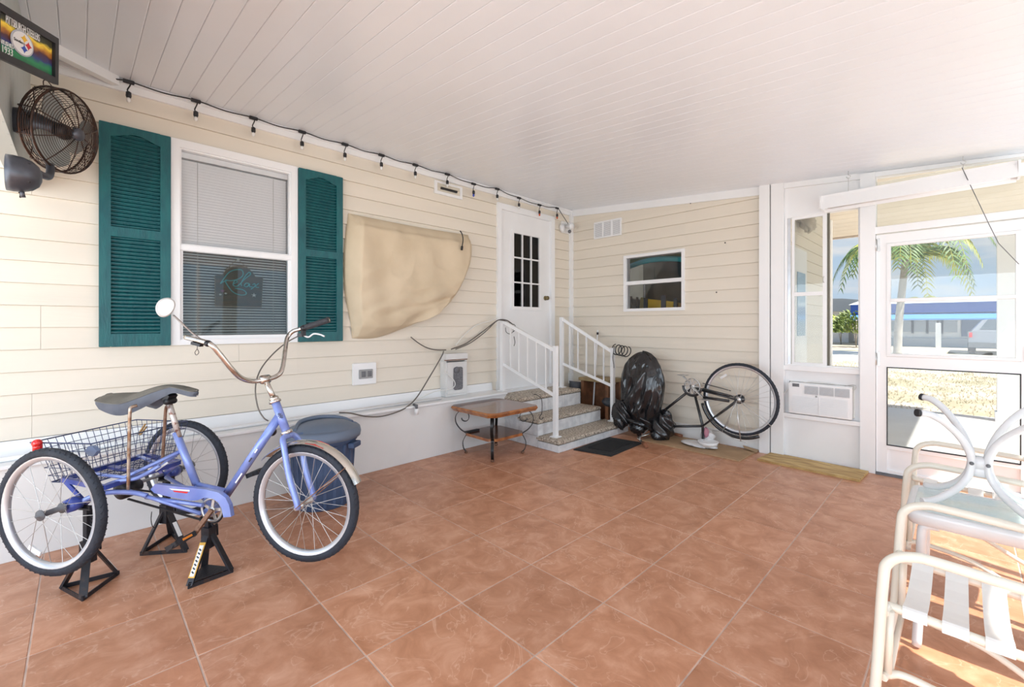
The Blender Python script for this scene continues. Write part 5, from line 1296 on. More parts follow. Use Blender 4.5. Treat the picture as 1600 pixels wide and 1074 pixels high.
# saddle
sc0 = TP(262, 622); sp1 = TP(280, 684)
obj('seat_post', MB().tube([sc0, sp1], 0.0135, 12), mat('flaked_seat_post', (0.60, 0.55, 0.52), 0.4, 0.5, col2=(0.27, 0.15, 0.12), vscale=45, lo=0.42, hi=0.5), tri)
nose = TP(308, 612); tail_ = TP(171, 618)
ax_ = (nose-tail_); ln = ax_.length; axd = ax_.normalized(); axd = Vector((axd.x, axd.y, 0)).normalized(); ln = (nose-tail_).dot(axd)
sdv = Vector((-axd.y, axd.x, 0))
def sadd(u, v, lay):
    # u along tail->nose, v across
    w_ = 0.118*(1-u)**0.55*min(1, (u+0.03)*9)**0.5 if u < 0.5 else 0
    w_ = (0.112*min(1, ((u+0.004)/0.10))**0.5 if u < 0.10 else 0.112) * (1 if u < 0.30 else 1-0.75*min(1, (u-0.30)/0.40)**0.9) * (1 if u < 0.93 else sqrt(max(0.02, 1-((u-0.93)/0.07)**2)))
    x_ = (v-0.5)*2
    zc = tail_.z-0.003 + (nose.z-tail_.z)*u
    prof_ = 0.034*sin(pi*max(0, (u-0.35)/0.65))**1.2
    drop = -0.034*(abs(x_)**2.2)*sin(pi*min(1, u/0.75))-0.008*abs(x_)**3
    z_ = zc+prof_+drop+0.012
    if lay: z_ -= 0.028+0.036*sin(pi*min(1, u/0.8)); w_ *= 0.88
    return tail_+axd*(ln*u)+sdv*(x_*w_)+Vector((0, 0, z_-tail_.z))
tp_ = MB().grid(lambda u, v: sadd(u, v, 0), 36, 16)
bt_ = MB().grid(lambda u, v: sadd(u, v, 1), 36, 16)
obj('saddle', MB().add(tp_.v, tp_.f, True), SADDLE, tri, 'dark grey saddle top')
sk_ = MB()
edge_i = [i for i in range(37)]+[j*37+36 for j in range(1, 17)]+[16*37+i for i in range(35, -1, -1)]+[j*37 for j in range(15, 0, -1)]
ev = [tp_.v[i] for i in edge_i]; eb = [bt_.v[i] for i in edge_i]; n = len(ev)
mid_ = [(a+b)*0.5+(a-(tail_+axd*ln*0.45)).normalized()*0.004 for a, b in zip(ev, eb)]
sk_.add(ev+mid_+eb, [((i+1) % n, i, n+i, n+(i+1) % n) for i in range(n)]+[(n+(i+1) % n, n+i, 2*n+i, 2*n+(i+1) % n) for i in range(n)], True).add(bt_.v, [q[::-1] for q in bt_.f], True)
obj('saddle_skirt', sk_, SADDLEB, tri)
obj('saddle_piping', MB().tube(ev, 0.0032, 6, closed=True), SADDLE, tri)
obj('saddle_clamp', MB().lathe([(0.014, -0.028), (0.017, -0.02), (0.017, 0.02), (0.014, 0.028)], TP(266, 627), L3, 14).bar(TP(262, 626), TP(268, 616), 0.05, 0.03), BLACKM, tri)
# saddle struts
obj('saddle_strut', MB().tube(cm([TP(214, 634, -0.10), TP(205, 637, -0.12), TP(203, 645, -0.125), TP(202, 680, -0.125), TP(200, 772, -0.125)], 5), 0.0075, 10), RUSTCHROME, tri)
obj('saddle_strut', MB().tube(cm([TP(262, 634, 0.08), TP(259, 640, 0.10), TP(257, 670, 0.10), TP(253, 735, 0.10)], 5), 0.0075, 10), mat('rusty_rod', (0.33, 0.20, 0.14), 0.6, 0.4, col2=(0.20, 0.10, 0.06), vscale=30), tri)
# basket
BW = mat('basket_wire', (0.055, 0.075, 0.17), 0.4, 0.4)
bk_ = dict(f0=-0.30, f1=0.05, l0=-0.235, l1=0.285, zt=0.70, zb=0.505)
R4 = [TL(-0.27, -0.235, 0.70), TL(0.05, -0.215, 0.70), TL(0.07, 0.285, 0.70), TL(-0.28, 0.285, 0.70)]
B4 = [TL(-0.20, -0.20, 0.50), TL(0.02, -0.18, 0.50), TL(0.03, 0.25, 0.50), TL(-0.20, 0.25, 0.50)]
obj('basket_rim', MB().tube(R4, 0.0032, 6, closed=True), BW, tri)
obj('basket_base_ring', MB().tube(B4, 0.003, 6, closed=True), BW, tri)
bw_ = MB()
for k in range(4):
    a0, a1, b0, b1 = R4[k], R4[(k+1) % 4], B4[k], B4[(k+1) % 4]
    m_ = int((a1-a0).length/0.034)
    for i in range(m_+1): bw_.tube([a0.lerp(a1, i/m_), b0.lerp(b1, i/m_)], 0.0014, 4, caps=False)
    for j in (0.2, 0.42, 0.64, 0.84): bw_.tube([a0.lerp(b0, j), a1.lerp(b1, j)], 0.0018, 4, caps=False)
for i in range(14):
    t_ = i/13; bw_.tube([B4[0].lerp(B4[3], t_), B4[1].lerp(B4[2], t_)], 0.0014, 4, caps=False)
for i in range(16):
    t_ = i/15; bw_.tube([B4[0].lerp(B4[1], t_), B4[3].lerp(B4[2], t_)], 0.0014, 4, caps=False)
obj('basket_wires', bw_, BW, tri)['kind'] = 'stuff'
pr = TP(68, 693, -0.22)
obj('rear_reflector', MB().lathe([(0.001, 0.021), (0.014, 0.018), (0.019, 0.010), (0.020, 0.0), (0.016, -0.008)], R4[0]+F3*0.05-L3*0.006+Vector((0, 0, 0.0)), (-0.4, -1, 0.1), 18).lathe([(0.018, 0), (0.018, -0.034), (0.001, -0.036)], R4[0]+F3*0.05-L3*0.006, (0, 0, 1), 16), RED, tri, 'red rear reflector on basket corner')
pb_ = R4[1]+Vector((0, 0, -0.035))-L3*0.01
hx = TP(148, 704, -0.225)
ry = -L3
q_ = [Vector((0, 0, 0.022)), Vector((0, 0, 0.004)), Vector((0, 0, -0.022))]
obj('blue_side_reflector', MB().prism([hx-F3*0.034, hx-F3*0.012+Vector((0, 0, 0.024)), hx+F3*0.012+Vector((0, 0, 0.022)), hx+F3*0.034+Vector((0, 0, 0.002)), hx+F3*0.014-Vector((0, 0, 0.024)), hx-F3*0.014-Vector((0, 0, 0.020))], -L3*0.018), mat('slate_blue_plastic', (0.16, 0.22, 0.36), 0.5), tri)
t = obj('clothes_peg', MB().bar(TP(217, 678, 0.1), TP(227, 663, 0.1), 0.008, 0.006).bar(TP(219, 680, 0.1), TP(229, 667, 0.1), 0.008, 0.006), mat('peg_wood', (0.45, 0.27, 0.10), 0.7)); tag(t, 'small wooden clothes peg clipped on the tricycle basket', 'clothes peg')
obj('brake_loop', MB().tube(cm([TP(237, 800, -0.06), TP(236, 812, -0.06), TP(238, 822, -0.05), TP(243, 826, -0.04)], 5).__add__([]), 0.002, 5), CABLEB, tri)
# decals on frame
def decal(u0, v0_, u1, v1_, w_, m_, off=-0.022):
    p, q = TP(u0, v0_, off), TP(u1, v1_, off); obj('frame_decal', MB().bar(p, q, 0.002, w_, L3.cross(q-p)), m_, tri)
decal(402, 702, 398, 708, 0.007, LABELW); decal(378, 740, 368, 755, 0.007, LABELW); decal(393, 716, 389, 722, 0.006, BLACKP)
hdm = TP(438, 650, -0.021); hu = hd_
for i in range(8):
    a_ = 2*pi*i/8; d = F3*cos(a_)+hu*sin(a_); e2 = F3*cos(a_+0.4)+hu*sin(a_+0.4)
    obj('head_badge', MB().add([hdm, hdm+d*0.015, hdm+e2*0.015], [(0, 1, 2)]).add([hdm-L3*0.0005, hdm+d*0.015-L3*0.0005, hdm+e2*0.015-L3*0.0005], [(2, 1, 0)]), BLACKP, tri)

# ================================================================ JACK STANDS
def jack(corners, colz, head, label, sticker=None, plate=False, lmat=None):
    cs_ = [az(u, v, 0.006) for u, v in corners]
    c_ = sum(cs_, Vector())/3
    if head: c_ = Vector((head[0], head[1], 0))
    t = thing('jack_stand', label, 'jack stand', (c_.x, c_.y, 0), 'jack stands under the tricycle')
    tc_ = Vector((c_.x, c_.y, colz))
    for q in cs_:
        d = (q-c_); d.z = 0; d.normalize()
        a_, b_ = q+Vector((0, 0, 0.004))-d*0.008, tc_+d*0.018-Vector((0, 0, 0.01))
        s_ = d.cross(Vector((0, 0, 1)))
        m_ = MB().bar(a_+s_*0.010, b_+s_*0.010, 0.004, 0.026, d).bar(a_, b_, 0.026, 0.004, d)
        obj('leg', MB().bar(a_, b_, 0.030, 0.010, d), JACK, t)
    for i in range(3):
        a_, b_ = cs_[i], cs_[(i+1) % 3]; obj('base_bar', MB().bar(a_+Vector((0, 0, 0.004)), b_+Vector((0, 0, 0.004)), 0.005, 0.020, (0, 0, 1)), JACK, t)
    if plate: obj('base_plate', MB().prism([q+Vector((0, 0, 0.018)) for q in cs_], (0, 0, 0.003)), JACK, t)
    obj('collar', MB().bar(tc_-Vector((0, 0, 0.075)), tc_+Vector((0, 0, 0.03)), 0.045, 0.045, (0.6, -0.8, 0)), JACK, t)
    topz = axz-0.035 if head is None or not plate else bb.z-0.05
    obj('ratchet_post', MB().bar(tc_, Vector((tc_.x, tc_.y, topz)), 0.030, 0.022, (0.6, -0.8, 0)), JACK, t)
    g = MB(); z_ = colz+0.04
    while z_ < topz-0.02: g.bar(Vector((tc_.x, tc_.y, z_))+F3*0.014, Vector((tc_.x, tc_.y, z_+0.006))+F3*0.020, 0.026, 0.006, L3); z_ += 0.018
    obj('ratchet_teeth', g, JACK, t)
    obj('saddle_top', MB().prism([Vector((tc_.x, tc_.y, topz))+p for p in (F3*0.035+L3*0.02, F3*0.035-L3*0.02, -F3*0.035-L3*0.02, -F3*0.035+L3*0.02)], (0, 0, 0.008)).bar(Vector((tc_.x, tc_.y, topz+0.012))+F3*0.03-L3*0.02, Vector((tc_.x, tc_.y, topz+0.012))+F3*0.03+L3*0.02, 0.006, 0.02).bar(Vector((tc_.x, tc_.y, topz+0.012))-F3*0.03-L3*0.02, Vector((tc_.x, tc_.y, topz+0.012))-F3*0.03+L3*0.02, 0.006, 0.02), JACK, t)
    obj('lever', MB().tube(cm([tc_+L3*0.03, tc_+L3*0.05+Vector((0, 0, 0.02)), tc_+L3*0.055-Vector((0, 0, 0.04))], 4), 0.005, 6), JACK, t)
    if sticker:
        i, m_, f0, f1, wd = sticker
        q = cs_[i]; d = (q-c_); d.z = 0; d.normalize()
        a_, b_ = q+Vector((0, 0, 0.004))-d*0.008, tc_+d*0.018-Vector((0, 0, 0.01))
        ld = (b_-a_).normalized(); s_ = d.cross(Vector((0, 0, 1))).normalized(); nn = ld.cross(s_)
        if nn.dot(d) < 0: nn = -nn
        obj('sticker', MB().bar(a_.lerp(b_, f0)+nn*0.007, a_.lerp(b_, f1)+nn*0.007, wd, 0.002, nn), m_, t)
        return t, a_, b_, ld, s_, nn
    return t
jack([(95, 919), (129, 938), (186, 896)], 0.20, None, 'black jack stand under the near rear wheel, closest to the left frame edge', (2, LABELW, 0.12, 0.5, 0.022))
jack([(219, 867), (292, 862), (268, 835)], 0.22, None, 'black jack stand under the far side of the tricycle axle, against the skirt', (1, LABELW, 0.35, 0.7, 0.02))
r_ = jack([(294, 919), (364, 893), (318, 888)], 0.21, (az(326, 896, 0).x, az(326, 896, 0).y), 'black jack stand with yellow warning sticker under the pedals', (0, YELLOWS, 0.15, 0.86, 0.030), plate=True)
t_, a_, b_, ld, s_, nn = r_
obj('warning_panel', MB().bar(a_.lerp(b_, 0.18)+nn*0.0085, a_.lerp(b_, 0.80)+nn*0.0085, 0.020, 0.001, nn), LABELW, t_)
for i in range(7):
    f_ = 0.24+i*0.075; obj('warning_mark', MB().bar(a_.lerp(b_, f_)+nn*0.0095-s_*0.006, a_.lerp(b_, f_+0.035)+nn*0.0095+s_*0.006, 0.006, 0.001, nn), BLACKP, t_)

# ================================================================ UPTURNED BICYCLE
XBK = 4.55
def B2(u, v, dx=0.0): return ax(u, v, XBK+dx)
bk = thing('upturned_bicycle', 'black bicycle standing upside down against the back wall', 'bicycle', (XBK, 2.0, 0.012))
wc = B2(1155.5, 624); wr_ = (B2(1155, 681).z-B2(1155, 568).z)/-2
BLK = mat('bicycle_black_paint', (0.02, 0.021, 0.024), 0.3, 0.2, coat=0.5)
wheel(bk, wc, (1, 0, 0), wr_, 0.017, 32, rimw=0.011, hubw=0.05, hubr=0.02, refl=-0.62, label='large rear wheel in the air')
bb2 = B2(1083, 606); stc = B2(1098, 666); hh2 = B2(1026, 667); hh1 = B2(1018, 655)
f2 = MB().tube([bb2, stc, B2(1098.5, 686)], 0.014, 10).tube([bb2, B2(1020, 656)], 0.014, 10).tube([stc, B2(1024, 667)], 0.013, 10)
for s_ in (-1, 1):
    f2.tube([bb2+Vector((0.025*s_, 0, 0)), wc+Vector((0.06*s_, 0, 0))], 0.010, 8); f2.tube([stc+Vector((0.012*s_, 0, 0)), wc+Vector((0.062*s_, 0, 0))], 0.008, 8)
f2.tube([B2(1016, 645), B2(1030, 684)], 0.018, 10)
f2.tube([bb2-Vector((0.04, 0, 0)), bb2+Vector((0.04, 0, 0))], 0.022, 12)
obj('frame', f2, BLK, bk)
obj('rear_mudguard', MB().tube([wc+Vector((0, cos(a_)*(wr_+0.022), sin(a_)*(wr_+0.022))) for a_ in [radians(k) for k in range(-118, -8, 5)]], 0.016, 8, flat=0.5), BLK, bk)
obj('chain_tube', MB().tube([B2(1099, 621, -0.06), B2(1139, 627, -0.06)], 0.014, 10), BLK, bk)
obj('chain_tube', MB().tube([B2(1098, 608, -0.05), B2(1140, 619, -0.05)], 0.013, 10).tube([B2(1098, 599, -0.02), B2(1142, 611, -0.02)], 0.004, 8), BLK, bk)
cr2 = B2(1081.5, 604, -0.06); r2_ = 0.085
m_ = MB().lathe([(r2_, -0.002), (r2_, 0.002), (r2_-0.010, 0.002), (r2_-0.010, -0.002)], cr2, (1, 0, 0), 36, closed=True)
for i in range(10):
    a_ = 2*pi*i/10; m_.bar(cr2+Vector((0, cos(a_)*0.02, sin(a_)*0.02)), cr2+Vector((0, cos(a_)*(r2_-0.004), sin(a_)*(r2_-0.004))), 0.004, 0.012, (0, -sin(a_), cos(a_)))
m_.lathe([(0.025, -0.004), (0.025, 0.004)], cr2, (1, 0, 0), 16)
obj('chainring', m_, SILVER, bk)
obj('chain_guard', MB().tube([cr2+Vector((0.0, cos(a_)*(r2_+0.018), sin(a_)*(r2_+0.018))) for a_ in [radians(k) for k in range(-30, 215, 10)]][::-1] if False else [cr2+Vector((0, -cos(radians(k))*(r2_+0.012), sin(radians(k))*(r2_+0.012))) for k in range(180, 350, 8)], 0.012, 8), BLK, bk)
obj('crank_arm', MB().bar(cr2-Vector((0.015, 0, 0)), B2(1098, 621, -0.085), 0.014, 0.020, (1, 0, 0)), SILVER, bk)
obj('crank_arm', MB().bar(bb2+Vector((0.05, 0, 0)), B2(1067, 588, 0.06), 0.014, 0.020, (1, 0, 0)), SILVER, bk)
obj('pedal', MB().cbox(B2(1099, 625, -0.17)-Vector((0, 0.03, 0.01)), B2(1099, 625, -0.09)+Vector((0, 0.03, 0.01)), 0.004), SILVER, bk)
obj('pedal', MB().cbox(B2(1067, 586, 0.06)-Vector((0, 0.03, 0.01)), B2(1067, 586, 0.14)+Vector((0, 0.03, 0.01)), 0.004), SILVER, bk)
obj('gear_hub', MB().lathe([(0.03, -0.03), (0.045, -0.02), (0.045, 0.02), (0.02, 0.04)], wc, (1, 0, 0), 18), BLACKM, bk)
obj('kickstand', MB().tube([B2(1151, 630, -0.07), B2(1153, 655, -0.09), B2(1157.5, 690, -0.10)], 0.005, 8).tube([B2(1147, 632, -0.07), B2(1140, 655, -0.08), B2(1131, 672, -0.09)], 0.003, 8), SILVER, bk)
obj('mudguard_stay', MB().tube([wc-Vector((0.055, 0, 0)), B2(1206, 667, -0.02)], 0.003, 6).tube([wc-Vector((0.055, 0, 0)), B2(1128, 676, -0.02)], 0.003, 6), SILVER, bk)
rk = MB()
for dx in (-0.07, 0.05): rk.tube([B2(1113, 673, dx), B2(1125, 674, dx), B2(1147, 686, dx), B2(1168, 693, dx)], 0.004, 6)
for u, v in ((1120, 673), (1137, 681), (1150, 687), (1167, 692)): rk.tube([B2(u, v, -0.07), B2(u, v, 0.05)], 0.004, 6)
obj('luggage_rack', rk, SILVER, bk)
obj('seat_post', MB().tube([B2(1098.5, 680), B2(1099, 694)], 0.012, 10), SILVER, bk)
se = B2(1099, 694); se.z = max(se.z, 0.09)
# fork + front wheel under the bin bag
fw = B2(1003, 612, -0.05)
obj('fork', MB().tube([B2(1016, 645), fw+Vector((-0.05, 0, 0))], 0.011, 8).tube([B2(1016, 645), fw+Vector((0.05, 0, 0))], 0.011, 8), BLK, bk)
wheel(bk, fw, (1, 0, 0), 0.235, 0.017, 32, rimw=0.011, label='front wheel hidden under the bin bag')
hbz = 0.045
obj('handlebar_stem', MB().tube([B2(1022, 662), Vector((XBK-0.02, B2(1022, 690).y, hbz+0.05))], 0.011, 10), CHROME, bk)
h0 = Vector((XBK-0.02, B2(1022, 690).y, hbz+0.05))
hA = [az(1010, 697.5, 0.03), az(1001, 689, 0.035), az(998, 684, 0.05), az(1018, 677, 0.08), h0]
obj('handlebar', MB().tube(cm([hA[0], hA[1], hA[2], hA[3], h0], 6), 0.011, 10).tube(cm([h0, h0+Vector((0.10, -0.04, 0.0)), Vector((4.74, h0.y-0.12, 0.05)), Vector((4.70, h0.y-0.24, 0.045))], 6), 0.011, 10), CHROME, bk)
BRG = mat('brown_grip', (0.26, 0.10, 0.05), 0.6)
gd = (hA[0]-hA[1]).normalized()
obj('grip', MB().tube([hA[0]-gd*0.11, hA[0]], 0.020, 12).lathe([(0.001, 0.001), (0.012, 0.001), (0.020, 0)], hA[0], gd, 12), BRG, bk)
obj('grip', MB().tube([Vector((4.71, h0.y-0.15, 0.048)), Vector((4.69, h0.y-0.26, 0.045))], 0.017, 12), BRG, bk)
obj('brake_lever', MB().tube(cm([hA[1], hA[1]+Vector((0.03, 0.02, 0.03)), h0+Vector((-0.02, 0.02, 0.03))], 4), 0.006, 6), SILVER, bk)

# ---- bin bag over front wheel
bag = thing('bin_bag_cover', 'shiny black bin bag pulled over the front wheel of the upturned bicycle', 'bin bag', (4.45, 2.62, 0.02))
def bagf(c, ry, rz, rx, seed, z0):
    rnd = random.Random(seed); W = [(rnd.randint(3, 9), rnd.uniform(1, 5), rnd.uniform(0, 6.28), rnd.uniform(.3, 1)) for _ in range(12)]
    def fn(u, v):
        a = 2*pi*u; b = pi*v   # a around vertical disc edge; b through thickness
        th = -pi/2+pi*v
        y_ = cos(a)*sin(b); x_ = sin(a)*sin(b); z_ = -cos(b)
        q_ = abs(z_)**1.25*(1 if z_ > 0 else -1)
        wd = sqrt(max(0.0, 1-abs(z_)**2.3))/max(1e-4, sin(b)) if sin(b) > 1e-3 else 1
        wd = min(wd, 1.35)
        k = 1+0.010*sum(w_*sin(p*a+q*z_*2+s) for p, q, s, w_ in W)
        lowf = 0.25+0.75*max(0, 0.5-z_*0.5)
        fold = lowf*(0.020*sin(a*5+1.8*sin(z_*3)+seed)+0.016*sin(a*9-z_*4))+0.012*sin(z_*9+3*sin(a*2))*sin(a*3)
        sx = rx*(1+0.3*(1-z_))*(1+fold*3); sy = ry*k*wd
        rn_ = abs(noise.noise(Vector((x_*1.5+seed, y_*3.2+z_*0.9, z_*1.5))))+0.22*abs(noise.noise(Vector((x_*3, y_*7+z_*2, z_*3+seed))))
        cr_ = 1+0.15*(0.25-rn_)
        return Vector(c)+Vector((x_*sx*wd*(1+(cr_-1)*4), y_*sy*(1+fold)*(1+(cr_-1)*0.5), z_*rz*k))
    return fn
bc_ = ax(1003, 618, 4.43); 
top_z = ax(1000, 551, 4.42).z; lowz = 0.17
bb_ = MB().grid(bagf((4.44, bc_.y, (top_z+lowz)/2), 0.262, (top_z-lowz)/2, 0.105, 4, 0), 180, 110)
obj('bag_body', bb_, BAG, bag)
obj('bag_gather', crumple((4.47, bc_.y+0.03, 0.21), 0.11, 0.17, 0.13, 17, 60, 30, amp=0.30), BAG, bag)
obj('bag_skirt', crumple((4.52, bc_.y-0.20, 0.16), 0.10, 0.13, 0.15, 29, 60, 30, amp=0.30), BAG, bag)
obj('bag_tail', crumple((4.36, bc_.y+0.22, 0.24), 0.05, 0.10, 0.14, 33, 40, 24, amp=0.35), BAG, bag)
# ================================================================ PATIO CHAIRS
def chair_arm(X, yf, zt=0.62, back=-0.42, lean=0.10):
    """front foot -> arm -> back tube"""
    return cm([(X, yf+0.03, 0.015), (X, yf+0.012, 0.30), (X, yf, zt-0.10), (X, yf-0.012, zt-0.035), (X, yf-0.06, zt-0.002), (X, yf-0.15, zt+0.002), (X, back, zt-0.02)], 7)
def strap_chair(xa, xb, yf, label, zt=0.62, depth=0.56, seatz=0.43, backx=True, ns=6):
    yb = yf-depth
    t = thing('patio_chair', label, 'chair', ((xa+xb)/2, (yf+yb)/2, 0), 'cream tube and strap patio chairs')
    for s_, X in ((1, xa), (-1, xb)):
        obj('arm_tube', MB().tube(chair_arm(X, yf, zt, yb+0.02), 0.0138, 12), CREAM, t)
        obj('rear_leg', MB().tube(cm([(X+0.012*s_, yb-0.02, 0.012), (X+0.018*s_, yb+0.03, 0.25), (X+0.02*s_, yb+0.02, 0.5), (X+0.025*s_, yb-0.10, 0.98)], 6), 0.0125, 10), CREAM, t)
        xi = X+0.062*s_
        obj('seat_side_rail', MB().tube(cm([(X+0.012*s_, yf+0.0, seatz), (xi-0.015*s_, yf-0.004, seatz), (xi, yf-0.03, seatz), (xi, yf-0.3, seatz-0.012), (xi, yb, seatz-0.02)], 6), 0.0125, 10), CREAM, t)
        obj('inner_leg', MB().tube([(X+0.036*s_, yf-0.012, seatz), (X+0.036*s_, yf-0.006, 0.24)], 0.0115, 10), CREAM, t)
        obj('side_stretcher', MB().tube(cm([(X+0.01*s_, yf+0.0, 0.24), (X+0.036*s_, yf-0.01, 0.24), (xi, yf-0.06, 0.24), (xi, yf-0.22, 0.215), (xi, yf-0.38, 0.13), (xi, yb+0.0, 0.04)], 6), 0.0105, 8), CREAM, t)
    obj('front_stretcher', MB().tube([(xa+0.03, yf-0.010, 0.24), (xb-0.03, yf-0.010, 0.24)], 0.009, 8), CREAM, t)
    xi0, xi1 = xa+0.062, xb-0.062
    obj('back_top_tube', MB().tube(cm([(xa+0.025, yb-0.10, 0.97), (xa+0.05, yb-0.105, 1.0), (xb-0.05, yb-0.105, 1.0), (xb-0.025, yb-0.10, 0.97)], 5), 0.0125, 10), CREAM, t)
    # seat straps run across between the side rails
    pitch = 0.084
    for k in range(ns):
        y = yf-0.066-k*pitch; zc = seatz-0.003*k
        v = []; xs = [(xi0-0.015, -0.010), (xi0-0.010, 0.012), (xi0, 0.0155), (xi0+0.02, 0.012)]+[(xi0+(xi1-xi0)*u, 0.012-0.022*sin(pi*u)) for u in (0.15, 0.3, 0.5, 0.7, 0.85)]+[(xi1-0.02, 0.012), (xi1, 0.0155), (xi1+0.010, 0.012), (xi1+0.015, -0.010)]
        for x_, dz in xs:
            v += [(x_, y+0.027, zc+dz), (x_, y-0.027, zc+dz), (x_, y-0.027, zc+dz-0.003), (x_, y+0.027, zc+dz-0.003)]
        f = [(i*4+j, i*4+(j+1) % 4, i*4+4+(j+1) % 4, i*4+4+j) for i in range(len(xs)-1) for j in range(4)]
        obj('seat_strap', MB().add(v, [q[::-1] for q in f], False), STRAP, t)
    for k in range(6):
        z = 0.50+k*0.084; y = yb+0.02-(z-0.5)*0.25
        obj('back_strap', MB().bar((xa+0.012, y, z), (xb-0.012, y, z), 0.003, 0.052, (0, 0, 1)), STRAP, t)
    return t
strap_chair(1.645, 2.14, 0.165, 'cream strap patio chair closest to the camera at lower right')
strap_chair(2.74, 3.27, 0.19, 'cream strap patio chair farther off, between glass table and screen door', zt=0.625)

# ================================================================ GLASS SIDE TABLE
gt = thing('glass_side_table', 'grey-white metal side table with frosted glass top between the two patio chairs', 'table', (2.47, -0.2, 0))
tx0, tx1, ty1, ty0, tz = 2.27, 2.67, 0.165, -0.62, 0.55
def rr_(x0, x1, y0, y1, r, z, k=6):
    P = []
    for cx__, cy__, a0 in ((x1-r, y1-r, 0), (x0+r, y1-r, 90), (x0+r, y0+r, 180), (x1-r, y0+r, 270)):
        for i in range(k+1):
            a = radians(a0+90*i/k); P.append(Vector((cx__+r*cos(a), cy__+r*sin(a), z)))
    return P
o_ = rr_(tx0, tx1, ty0, ty1, 0.05, tz); n = len(o_)
lay = [rr_(tx0+0.03, tx1-0.03, ty0+0.03, ty1-0.03, 0.03, tz-0.004), rr_(tx0+0.022, tx1-0.022, ty0+0.022, ty1-0.022, 0.035, tz+0.004), rr_(tx0+0.004, tx1-0.004, ty0+0.004, ty1-0.004, 0.048, tz+0.002), rr_(tx0, tx1, ty0, ty1, 0.05, tz-0.012), rr_(tx0+0.012, tx1-0.012, ty0+0.012, ty1-0.012, 0.04, tz-0.05), rr_(tx0+0.035, tx1-0.035, ty0+0.035, ty1-0.035, 0.03, tz-0.055)]
obj('rim', MB().add([p for l__ in lay for p in l__], [(j*n+i, (j+1)*n+i, (j+1)*n+(i+1) % n, j*n+(i+1) % n) for j in range(5) for i in range(n)], True), GLEG, gt)
GT = mat('frosted_glass_top', (0.60, 0.75, 0.74), 0.18, col2=(0.74, 0.82, 0.80), vscale=6, bump=0.35, bscale=35, coat=0.6)
gl_ = rr_(tx0+0.026, tx1-0.026, ty0+0.026, ty1-0.026, 0.03, tz-0.003)
obj('glass_top', MB().prism(gl_, (0, 0, 0.005)), GT, gt)
for sx, X in ((1, tx0+0.05), (-1, tx1-0.05)):
    for sy, Y in ((-1, ty1-0.05), (1, ty0+0.05)):
        obj('leg', MB().tube(cm([(X, Y+0.05*sy, tz-0.055), (X, Y+0.012*sy, tz-0.062), (X, Y, tz-0.10), (X, Y-0.004*sy, 0.25), (X, Y-0.015*sy, 0.012)], 6), 0.0155, 12), GLEG, gt)
# ================================================================ UPTURNED TABLE BASE
ub = thing('upturned_table_base', 'white four-legged curved table base lying upside down on the glass table', 'table base', (2.47, -0.045, tz+0.006))
def Yl(y_): return y_
hubc = Vector((2.47, -0.045, 0.735))
for sx in (-1, 1):
    for sy in (-1, 1):
        g = 0.022
        pts = []
        # C curve: foot (up, outward), middle near hub, bottom (outward, on the glass)
        for z, out in ((0.938, 0.172), (0.934, 0.140), (0.905, 0.095), (0.85, 0.045), (0.79, 0.012), (0.735, 0.0), (0.68, 0.012), (0.635, 0.045), (0.60, 0.090), (0.580, 0.130), (0.575, 0.165)):
            pts.append((2.47+sx*(0.022+out*0.62), -0.045+sy*(g+out*0.84), z+sx*0.085*max(0, z-0.75)))
        lg = obj('leg', MB().tube(cm(pts, 4), 0.0130, 12), GLEG, ub)
        p = Vector(pts[0]); q = Vector(pts[1])
        obj('rubber_foot', MB().tube([p+(p-q).normalized()*0.001, p+(p-q).normalized()*0.012], 0.0150, 10), BLACKP, lg)
        obj('bolt', MB().ball((2.47+sx*0.040, -0.045+sy*g, 0.735), 0.007, 8), DGREY, lg)
obj('hub_ring', MB().lathe([(0.03, -0.02), (0.034, 0.0), (0.03, 0.02), (0.001, 0.02)], hubc, (0, 0, 1), 18).lathe([(0.03, 0.02), (0.03, -0.02)], hubc+Vector((0, 0, -0.03)), (0, 0, 1), 16), GLEG, ub)

# ================================================================ OUTSIDE
GZ = -0.03
def gmat():
    return mat('sandy_grass', (0.66, 0.56, 0.46), 0.95, col2=(0.43, 0.38, 0.25), vscale=0.9, detail=9, lo=0.36, hi=0.56)
g = MB().box((XB+0.06, -30, GZ-0.3), (60, 40, GZ)).box((-25, -30, GZ-0.3), (XB+0.06, YR-0.06, GZ)).box((-25, YR-0.06, GZ-0.3), (X0, 40, GZ))
t = struct('ground', g, gmat())
t['label'] = 'sandy lawn outside the porch'
SL = mat('pale_concrete', (0.66, 0.65, 0.63), 0.8, var=0.08, vscale=2)
struct('patio_slab', MB().box((XB+0.06, -2.6, GZ), (8.85, 3.0, GZ+0.028)), SL)
struct('path_slab', MB().box((-6, YR-1.4, GZ), (XB+0.06, YR-0.06, GZ+0.028)), SL)
struct('road', MB().box((20.5, -30, GZ), (27.0, 40, GZ+0.012)), mat('pale_road', (0.72, 0.71, 0.69), 0.85, var=0.06, vscale=1))
gr = MB(); rnd = random.Random(5)
# outer roof : soffit and fascia
sf = mat('beige_soffit', (0.80, 0.72, 0.62), 0.6, var=0.04)
SOZ = 2.72
struct('outer_soffit', MB().box((XB+0.07, YR-0.25, SOZ), (8.85, 3.2, SOZ+0.04)), sf)
sfo = bpy.data.objects['outer_soffit']
x = XB+0.1
while x < 8.8:
    obj('soffit_panel', MB().box((x, YR-0.24, SOZ-0.008), (x+0.29, 3.19, SOZ)), sf, sfo); x += 0.30
struct('outer_fascia', MB().box((8.80, YR-0.27, SOZ-0.03), (8.87, 3.2, SOZ+0.12)), mat('fascia_tan', (0.60, 0.50, 0.42), 0.6))
